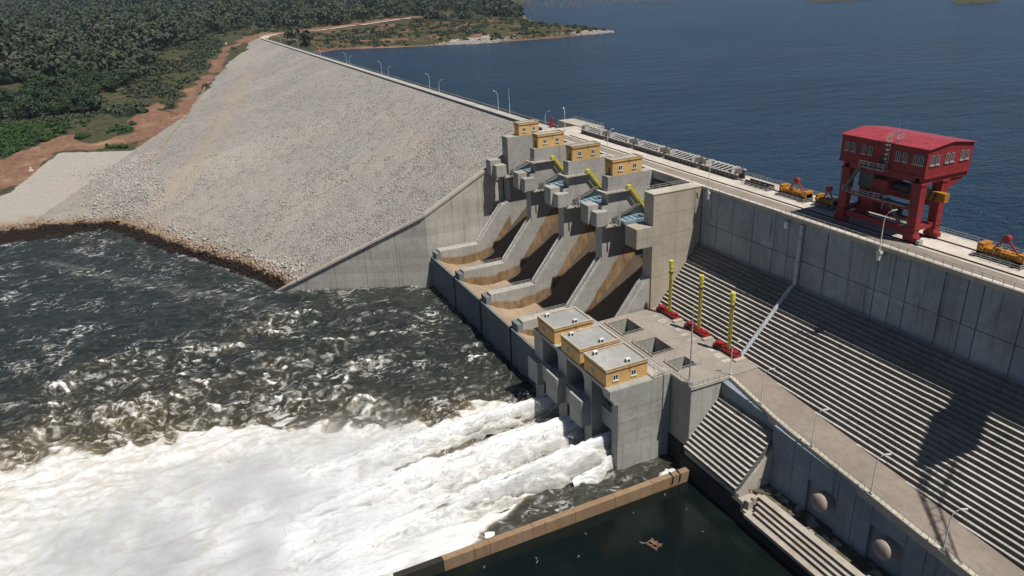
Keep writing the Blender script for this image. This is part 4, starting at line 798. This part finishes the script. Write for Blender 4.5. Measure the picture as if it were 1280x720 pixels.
for k in range(6): obj('warning_stripe', MB().prism([(-6.4 + k * 1.25, 8.7), (-5.9 + k * 1.25, 8.7), (-5.4 + k * 1.25, 10.5), (-5.9 + k * 1.25, 10.5)], 4.36, 4.41, 'y'), BLACK, lb)
obj('control_cabin', MB().box(-16.2, -12.9, 2.6, 5.6, 3.1, 6.6), RED, G); obj('machine_unit', MB().box(-11.5, -9, 4, 5.6, 3.05, 5.2), REDB, G); obj('cable_reel', MB().tube([(-10, 6.9, 3.6), (-10, 7.5, 3.6)], 1.5, 20), DSTEEL, G)
obj('buffer_box', MB().box(1.7, 2.4, -.9, .3, .25, 1.1), GALV, G)

# ------------------------------------------------------------------ equipment on the deck
def lifting_beam(x0, x1, y0, y1, label, aframe=True, tilt=0):
    t = thing('lifting_beam', label, 'lifting beam', ((x0 + x1) / 2, (y0 + y1) / 2, 0), 'lifting beams parked on the intake deck'); a = (x1 - x0) / 2; b = (y1 - y0) / 2
    obj('stand', MB().box(-a * .92, a * .92, -b * .7, -b * .4, .15, 1.1).box(-a * .92, a * .92, b * .4, b * .7, .15, 1.1).box(-a * .9, -a * .7, -b * .7, b * .7, 0, 1.1).box(a * .7, a * .9, -b * .7, b * .7, 0, 1.1), BLACK, t)
    obj('beam_body', MB().box(-a * .95, a * .95, -b * .45, b * .45, 1.15, 2.1).box(-a * .95, -a * .7, -b * .6, b * .6, 1.15, 2.9).box(a * .7, a * .95, -b * .6, b * .6, 1.15, 2.7), ORANGE, t)
    for k in range(5): obj('stiffener', MB().box(-a * .6 + k * a * .3, -a * .6 + k * a * .3 + .2, -b * .55, b * .55, 1.2, 2.3), ORANGE, t)
    for k in (-.8, .8): obj('guide_wheel', MB().tube([(a * k, -b * .75, 1.9), (a * k, -b * .58, 1.9)], .45, 12), ORANGE, t)
    if aframe:
        obj('hook_frame', MB().bar((-a * .45, 0, 2.1), (-a * .02, 0, 4.6), .28).bar((a * .55, 0, 2.1), (a * .02, 0, 4.6), .28), REDB, t); obj('hook_block', MB().tube([(0, -.45, 4.7), (0, .45, 4.7)], .75, 14), REDB, t)
    railing(t, [(-a, -b, 0), (a, -b, 0), (a, b, 0)], 1.0, 1.8); railing(t, [(-a, -b, 0), (-a, b, 0)], 1., 1.8)
    return t
lifting_beam(-43.5, -33.8, 3.2, 7.6, 'orange lifting beam with red hook frame on the crane shadow side of the deck')
lifting_beam(-31.2, -25.4, 3.6, 7.6, 'short orange lifting beam parked right beside the gantry crane legs')
lifting_beam(11.6, 21.4, 2.6, 7.4, 'orange lifting beam with red hook frame standing in full sun beyond the crane')
t = thing('steel_tray', 'low black steel rack inside a small white railing on the deck', 'rack', (-52.2, 5.6, 0))
for k in range(5): obj('rack_bar', MB().box(-4.4 + 2 * k, -3.6 + 2 * k, -1.4, 1.4, .0, .9), BLACK, t)
obj('rack_beam', MB().box(-4.6, 4.6, -1.1, -.7, .9, 1.3).box(-4.6, 4.6, .7, 1.1, .9, 1.3), BLACK, t); railing(t, [(-5, -1.9, 0), (5, -1.9, 0), (5, 1.9, 0)], 1., 1.8)
def stoplog(x0, L, label):
    t = thing('stoplog_gate', label, 'gate leaf', (x0 + L / 2, 7.0, 0), 'stoplog gates stored along the upstream edge'); a = L / 2
    obj('lower_web', MB().box(-a, a, -1.4, -1.1, .0, 1.2).box(-a, a, 1.1, 1.4, 0, 2.6).box(-a, a, -1.1, 1.1, 0, .12), DSTEEL, t); obj('flange', MB().box(-a, a, -1.8, -1.0, 1.45, 1.6).box(-a, a, 1.0, 1.8, 2.6, 2.75), PSTEEL, t)
    n = int(L / 1.9)
    for k in range(n): 
        x = -a + (k + .5) * L / n
        if 2 <= k < n - 2: obj('cross_slat', MB().bar((x - .6, -1.7, 1.75), (x + .8, 1.7, 2.9), .75, .16), PSTEEL, t)
        else: obj('end_plate', MB().box(x - .18, x + .22, -1.5, 1.5, 1.6, 3.1), PSTEEL if k % 2 else DSTEEL, t)
    for k in range(n): obj('web_rib', MB().box(-a + (k + .5) * L / n - .08, -a + (k + .5) * L / n + .08, -1.75, -1.42, .0, 1.2), DSTEEL, t)
    return t
wl = ['nearest the upstream landing', 'second from the upstream landing', 'third from the upstream landing', 'fourth from the upstream landing', 'next to the black rack']
for i in range(5): stoplog(-151 + i * 18.2, 17.2, 'weathered steel stoplog gate with pale cross slats, ' + wl[i])
for i, q in enumerate((-176, -170)): tag(obj('red_cabinet', MB().box(q, q + 1.2, 5.4 - 4 * i, 6.4 - 4 * i, .02, 2.2).box(q - .1, q + 1.3, 5.3 - 4 * i, 6.5 - 4 * i, 2.2, 2.35), REDB), 'small red cabinet on the crest road, ' + ['farther onto the rockfill', 'nearer the spillway houses'][i], 'cabinet')

# ------------------------------------------------------------------ lamps and mast
lamp((-57.9, -7.5, -.9), 8.6, (.8, .8), 'white lamp bracketed on the deck edge beside the wide side wall', 'deck lamps', True)
lamp((-1.2, -8.1, -.9), 9.2, (.8, .8), 'white lamp bracketed on the deck edge in front of the red crane', 'deck lamps', True)
lamp((-112.4, -6.4, 0), 8.6, (.8, .8), 'white lamp standing between two ochre gate houses', 'deck lamps')
lamp((-160, -5.6, 0), 8.6, (.8, .6), 'white lamp standing behind the gate house on the abutment tower', 'deck lamps')
lamp((-160, 3.3, 0), 0.01 + 8.6, (-.8, .2), 'white lamp on the upstream side of the road near the red cabinets', 'deck lamps')
ORD = ['first', 'second', 'third', 'fourth', 'fifth', 'sixth', 'seventh']
for k, q in enumerate((-225, -325, -430, -540, -650, -770, -900)): lamp((q, 2.9, .02), 9, (-.5, -.6), '%s white lamp on the upstream parapet of the crest, counted from the abutment tower' % ORD[k], 'lamps on the rockfill crest')
for k, q in enumerate((-290, -390, -500, -1010, -1045)): lamp((q, -3.5, .02), 9, (.5, .6), '%s white lamp on the river side parapet of the crest, counted from the abutment tower' % ORD[k], 'lamps on the river side of the crest')
for k, q in enumerate((-19.4, -7.2, 9, 24.2, 39.6, 56)): lamp((q, float(outer(q)) + .25, float(rz_(q)) + .3 if q > -18 else PZ + .25), 9.2, (.7, .75), '%s slender white lamp along the terrace road, counted from the platform mast' % ORD[k], 'lamps along the terrace road')
t = thing('antenna_mast', 'plain grey steel mast at the corner of the terrace platform', 'mast', (-20.6, -41.0, PZ + .25)); obj('mast_tube', MB().tube([(0, 0, 0), (0, 0, 12), (0, 0, 20.5)], [.2, .16, .07], 10), GALV, t); obj('mast_base', MB().box(-.6, .6, -.6, .6, -.2, .9), GALV, t)
t = thing('flag_pole', 'thin white pole on the crest road behind the abutment tower', 'pole', (-212, 2.9, 0)); obj('pole_tube', MB().tube([(0, 0, 0), (0, 0, 11.5)], [.13, .06], 8), WHITE, t); obj('pole_base', MB().box(-.4, .4, -.4, .4, -.1, .4), CONC, t)
for i, (a, b) in enumerate(((-470, -232), (-660, -160), (-640, -190), (-1035, -52))):
    z = float(z_land(np.array([a]), np.array([b]))[0]); t = thing('survey_pillar', ['small white survey pillar on the red clearing', 'small white survey pillar beside the bend of the earth track', 'small white survey pillar among the low bushes', 'small white survey pillar near the end of the crest'][i], 'pillar', (a, b, z)); obj('pillar_base', MB().box(-1.3, 1.3, -1.3, 1.3, -1, .5), WHITE, t); obj('pillar_shaft', MB().box(-.55, .55, -.55, .55, .5, 2.4), WHITE, t)

# ------------------------------------------------------------------ vegetation
def crown_arrays(seed, n, rx, rz, z0, q, lobes=7):
    g = np.random.default_rng(seed); L = g.normal(0, .42, (lobes, 3)) * [rx, rx, rz * .8]; L[:, 2] = z0 + rz * (.25 + .75 * g.random(lobes)); rl = (.38 + .3 * g.random(lobes)) * rx
    k = g.integers(0, lobes, n); d_ = g.normal(size=(n, 3)); d_ /= np.linalg.norm(d_, axis=1)[:, None]; c = L[k] + d_ * (rl[k] * (.6 + .5 * g.random(n)))[:, None] * [1, 1, .75]
    nn = d_ + [0, 0, .35] + .38 * g.normal(size=(n, 3)); nn /= np.linalg.norm(nn, axis=1)[:, None]; a = np.cross(nn, g.normal(size=(n, 3))); a /= np.linalg.norm(a, axis=1)[:, None]; b = np.cross(nn, a); s_ = (q * (.6 + .8 * g.random(n)))[:, None]
    V = np.stack([c - a * s_ - b * s_ * .7, c + a * s_ * .9 - b * s_ * .5, c + a * s_ + b * s_ * .8, c - a * s_ * .8 + b * s_], 1); return V, np.repeat(g.random(n), 4)
def tree_mesh(seed, n, rx, rz, z0, q):
    V, t_ = crown_arrays(seed, n, rx, rz, z0, q); m = len(V); return npmesh('crown', V.reshape(-1, 3), np.arange(4 * m).reshape(-1, 4), {'tint': ('POINT', t_), 'dry': ('POINT', np.zeros(4 * m))})
def trunk_mesh(seed, h, rx):
    g = np.random.default_rng(seed); mb = MB().tube([(0, 0, -.8), (.1, .05, h * .5), (.2, -.1, h)], [.34, .26, .14], 6)
    for k in range(4):
        a = g.random() * 6.28; mb.tube([(.12, 0, h * (.55 + .1 * k)), (rx * .4 * math.cos(a), rx * .4 * math.sin(a), h * (.95 + .1 * k)), (rx * .7 * math.cos(a), rx * .7 * math.sin(a), h * 1.25)], [.15, .1, .04], 5)
    return mb.mesh('trunk')
KINDS = []
for i in range(7): rx = random.uniform(5.5, 8.2); rz = random.uniform(7, 10.5); z0 = random.uniform(3, 5.5); KINDS.append((tree_mesh(300 + i, 420, rx, rz, z0, .7), trunk_mesh(i, z0 + rz * .4, rx)))
BUSH = []
for i in range(5): rx = random.uniform(2.2, 3.6); BUSH.append((tree_mesh(400 + i, 190, rx, 1.9, .3, .42), trunk_mesh(20 + i, 1.2, rx * .6)))
def bare_mesh(seed):
    g = np.random.default_rng(seed); mb = MB(); 
    def br(p, d_, l, r_, lev):
        e = p + d_ * l; mb.tube([p, (p + e) / 2 + g.normal(0, .05 * l, 3), e], [r_, r_ * .8, r_ * .6], 4, 0, False)
        if lev:
            for _ in range(3 if lev > 1 else 4): br(p + d_ * l * g.uniform(.6, 1), _n(d_ + g.normal(0, .55, 3) + [0, 0, .15]), l * g.uniform(.5, .75), r_ * .6, lev - 1)
    br(np.array([0, 0, -.5]), np.array([0, 0, 1.]), 4.5, .3, 4); return mb.mesh('branches')
BARE = [bare_mesh(50 + i) for i in range(3)]
def project(x, y, z):
    P = np.stack([x, y, z], -1) - CAM; c = P @ ROT; return 640 + FPX * c[:, 0] / c[:, 2], 360 + FPX * c[:, 1] / c[:, 2], c[:, 2]
N = 90000; tx = -440 - 3000 * rng.random(N)**1.55; ty = rng.uniform(-1, 1, N); ty = np.where(rng.random(N) < .5, -60 - 560 * rng.random(N), -620 + 1500 * rng.random(N)); tz = z_land(tx, ty)
u, v, dd = project(tx, ty, tz); wobt = 9 * fbm(tx / 30, ty / 30, 12, 3)
redt = np.maximum(sstep(-9, 7, sdist(tx, ty, REDG) + wobt), sstep(13, 5, segdist(tx, ty, GULLY) + wobt)); redt = np.maximum(redt, sstep(8, 4, segdist(tx, ty, [(-783, -236), (-829, -207), (-883, -175), (-900, -160)])))
redt = np.maximum(redt, sstep(62, 44, segdist(tx - 22, ty, ACC) + wobt * .5)); redt = np.maximum(redt, sstep(26, 14, segdist(tx, ty, [(a - 25, b) for a, b in ACC[:5]]) + wobt))
ok = (u > -260) & (u < 800) & (v > -90) & (redt < .25) & (sdist(tx, ty, APRON) < -8) & ((ty > 0) | (z_rock(tx, ty) < tz - 1.)) & ~((ty > -14) & (ty < 17) & (tx > -1075)) & (tz > LZ + .4 - 60 * (ty < 0)) & ((ty < 10) | (sdist(tx, ty, LANDP) > 9))
dens = sstep(-.3, .12, fbm(tx / 55, ty / 55, 501, 4)) * .97 + .03; ok &= rng.random(N) < dens * np.where(ty > 20, np.where(tx > -1150, .55, .9), 1.)
bushy = (segdist(tx, ty, GULLY) < 75) | ((ty > 20) & (tx > -1180)) | (fbm(tx / 80, ty / 80, 520, 2) > .35) | (tx > -640)
I = np.where(ok)[0]; cell = {}; keep = []
for i in I[np.argsort(dd[I])]:
    gsz = 4.4 if bushy[i] else 8.0; c_ = (int(tx[i] // gsz), int(ty[i] // gsz))
    if c_ in cell: continue
    cell[c_] = 1; keep.append(i)
keep = np.array(keep); vis = (u[keep] > -10) & (u[keep] < 790) & (v[keep] > 0) & (v[keep] < 260); near = keep[vis]
nb = [i for i in near if bushy[i]][:150]; nt = [i for i in near if not bushy[i]][:125]
single = set(nb) | set(nt)
for i in nb:
    cm, tm = BUSH[i % 5]; t = thing('bush', 'dark green bush on the slope near the red earth track', 'bush', (tx[i], ty[i], tz[i]), 'bushes near the embankment'); s_ = random.uniform(.7, 1.35); t.scale = (s_, s_, s_ * random.uniform(.8, 1.15)); t.rotation_euler[2] = random.random() * 6.28
    link('crown', cm, LEAFB, t); link('stem', tm, BARK, t)
for k, i in enumerate(nt):
    if k % 9 == 4:
        t = thing('bare_tree', 'leafless pale grey tree standing among the green trees', 'tree', (tx[i], ty[i], tz[i]), 'leafless trees on the hillside'); s_ = random.uniform(.8, 1.2); t.scale = (s_, s_, s_); t.rotation_euler[2] = random.random() * 6; link('branches', BARE[k % 3], BAREB, t); continue
    cm, tm = KINDS[i % 7]; t = thing('tree', 'dark green leafy tree on the hillside beyond the embankment', 'tree', (tx[i], ty[i], tz[i]), 'trees on the hillside'); s_ = random.uniform(.7, 1.15); t.scale = (s_, s_, s_ * random.uniform(.85, 1.15)); t.rotation_euler[2] = random.random() * 6.28
    link('crown', cm, LEAF, t); link('trunk', tm, BARK, t)
# the rest of the wood, far and dense
rest = np.array([i for i in keep if i not in single]); print('trees', len(keep), len(rest))
LOW = [crown_arrays(600 + i, 95, 7.6, 8.5, 3.2, 1.35, 9) for i in range(6)]; LOWB = [crown_arrays(700 + i, 26, 2.9, 1.6, .2, .85, 5) for i in range(4)]
cl_ = np.clip(fbm(tx / 45, ty / 45, 555, 3), -.8, 1); dry_ = fbm(tx / 110, ty / 110, 577, 3); VV = []; TTn = []; DR = []
for i in rest:
    P, t_ = LOWB[i % 4] if bushy[i] else LOW[i % 6]; s_ = (.5 + 1.1 * random.random()**1.6) * (1 + .35 * cl_[i]) if not bushy[i] else random.uniform(.6, 1.4); q = random.random() * 6.28; c_, sn = math.cos(q) * s_, math.sin(q) * s_
    VV.append(np.stack([P[..., 0] * c_ - P[..., 1] * sn + tx[i], P[..., 0] * sn + P[..., 1] * c_ + ty[i], P[..., 2] * s_ * random.uniform(.8, 1.2) + tz[i]], -1).reshape(-1, 3)); TTn.append(np.clip(t_ * .2 + .5 * random.random() + .5 * cl_[i] + .1, 0, 1)); DR.append(np.full(len(t_), np.clip(.75 * random.random() + .35 * dry_[i] + .15, 0, 1)))
VV = np.concatenate(VV); me = npmesh('forest', VV, np.arange(len(VV)).reshape(-1, 4), {'tint': ('POINT', np.concatenate(TTn)), 'dry': ('POINT', np.concatenate(DR))})
tag(kind(link('forest', me, LEAF), 'stuff'), 'dense dark green forest covering the far hillside', 'forest')
# drowned grey trunks standing in the far water
mb = MB()
for k in range(420):
    a = random.uniform(-2500, -1500); b = random.uniform(560, 1250)
    h = random.uniform(6, 14); mb.bar((a, b, LZ - 1), (a + random.uniform(-.6, .6), b + random.uniform(-.6, .6), LZ + h), .9, .9).bar((a, b, LZ + h * .6), (a + random.uniform(-2, 2), b + random.uniform(-2, 2), LZ + h * .95), .5, .5)
tag(kind(obj('drowned_trees', mb, BAREB), 'stuff'), 'grey drowned tree trunks standing in the far lake', 'dead trees')

# ------------------------------------------------------------------ air
def volmat(name, col, dens, noise_=None):
    m = bpy.data.materials.new(name); m.use_nodes = True; t = m.node_tree; t.nodes.remove(t.nodes['Principled BSDF']); v = t.nodes.new('ShaderNodeVolumePrincipled'); v.inputs['Color'].default_value = (*col, 1); v.inputs['Density'].default_value = dens; v.inputs['Anisotropy'].default_value = .2
    t.links.new(v.outputs[0], t.nodes['Material Output'].inputs['Volume'])
    if noise_: noise_(t, v)
    return m
kind(obj('haze', MB().box(-8500, 400, -1500, 7000, -68, 300), volmat('haze_air', (.55, .70, .95), 0.000045)), 'stuff')
def mist_nodes(t, v):
    g = t.nodes.new('ShaderNodeNewGeometry'); sp = t.nodes.new('ShaderNodeSeparateXYZ'); t.links.new(g.outputs['Position'], sp.inputs[0])
    def M(op, a, b=0., c=0., clamp=False):
        o = t.nodes.new('ShaderNodeMath'); o.operation = op; o.use_clamp = clamp
        for i, q in enumerate((a, b, c)):
            if hasattr(q, 'links'): t.links.new(q, o.inputs[i])
            else: o.inputs[i].default_value = q
        return o.outputs[0]
    n = t.nodes.new('ShaderNodeTexNoise'); n.inputs['Scale'].default_value = .07; n.inputs['Detail'].default_value = 3; t.links.new(g.outputs['Position'], n.inputs['Vector'])
    x, y, z = sp.outputs; hgt = M('MULTIPLY_ADD', z, -1 / 7., -49 / 7., True)          # 1 near the water, 0 eight metres up
    ex = M('MULTIPLY', M('MULTIPLY_ADD', x, 1 / 26., 86 / 26., True), M('MULTIPLY_ADD', x, -1 / 9., -16 / 9., True)); ey = M('MULTIPLY', M('MULTIPLY_ADD', y, -1 / 40., -92 / 40., True), M('MULTIPLY_ADD', y, 1 / 70., 215 / 70., True))
    d_ = M('MULTIPLY', M('MULTIPLY', M('MULTIPLY', hgt, hgt), M('MULTIPLY', ex, ey)), M('MULTIPLY_ADD', n.outputs[0], 2.2, -.6, True)); t.links.new(M('MULTIPLY', d_, .5), v.inputs['Density'])
mist = kind(obj('spray_mist', MB().box(-102, -17.2, -220, -80, -58.4, -46), volmat('mist', (.97, .98, 1.), .05, mist_nodes)), 'stuff')

# ------------------------------------------------------------------ unseen jib crane, added out of view to cast a shadow on the steps
jc = thing('unseen_shadow_crane', 'unseen jib crane shape added on the far deck to cast the shadow on the steps', 'crane', (46, -2, 0)); J0, J1 = np.array([0, 0, 25.]), np.array([26., -19.5, 27.])
obj('portal_base', MB().box(-2.4, 2.4, -2.4, 2.4, 0, 1.2).box(-2.2, -1.6, -2.2, 2.2, 1.2, 6).box(1.6, 2.2, -2.2, 2.2, 1.2, 6).box(-2.4, 2.4, -2.4, 2.4, 6, 7), RED, jc); obj('mast', MB().tube([(0, 0, 7), (0, 0, 22.5)], 1.3, 14), RED, jc)
ud = _n(J1 - J0); sd_ = _n(np.cross(ud, [0, 0, 1.])); mbx = MB(); c0, c1 = J0 + ud * 1.5, J0 + ud * 11.5; mbx.bar(c0 + [0, 0, .4], c1 - ud * 1.5 + [0, 0, .4], 4.6, 3.6); mbx.bar(c0 + ud * 1.5 + [0, 0, -2], c1 - ud * 3 + [0, 0, -2], 3.2, 1.6); obj('machine_house', mbx, RED, jc); obj('turntable', MB().tube([(0, 0, 22.4), (0, 0, 24.4)], 2.0, 20).bar(J0 - ud * 1.5 + [0, 0, -.4], J0 + ud * 3 + [0, 0, -.4], 3.4, 1.6), RED, jc)
bm = obj('boom', MB().bar(J0 + ud * 11 + sd_ * 1.5 + [0, 0, 1.], J1 + sd_ * .9, .3).bar(J0 + ud * 11 - sd_ * 1.5 + [0, 0, 1.], J1 - sd_ * .9, .3).bar(J0 + ud * 11 + [0, 0, 3], J1 + [0, 0, 1.2], .3), RED, jc)
for k in range(12):
    a = J0 + ud * (11 + 1.75 * k); b = J0 + ud * (11 + 1.75 * (k + 1)); sg = 1 if k % 2 else -1; obj('lattice_bar', MB().bar(a + sd_ * 1.3 * sg + [0, 0, .8], b - sd_ * 1.3 * sg + [0, 0, .8], .16).bar(a + sd_ * 1.3 * sg + [0, 0, .8], b + [0, 0, 2.4], .14), RED, bm)
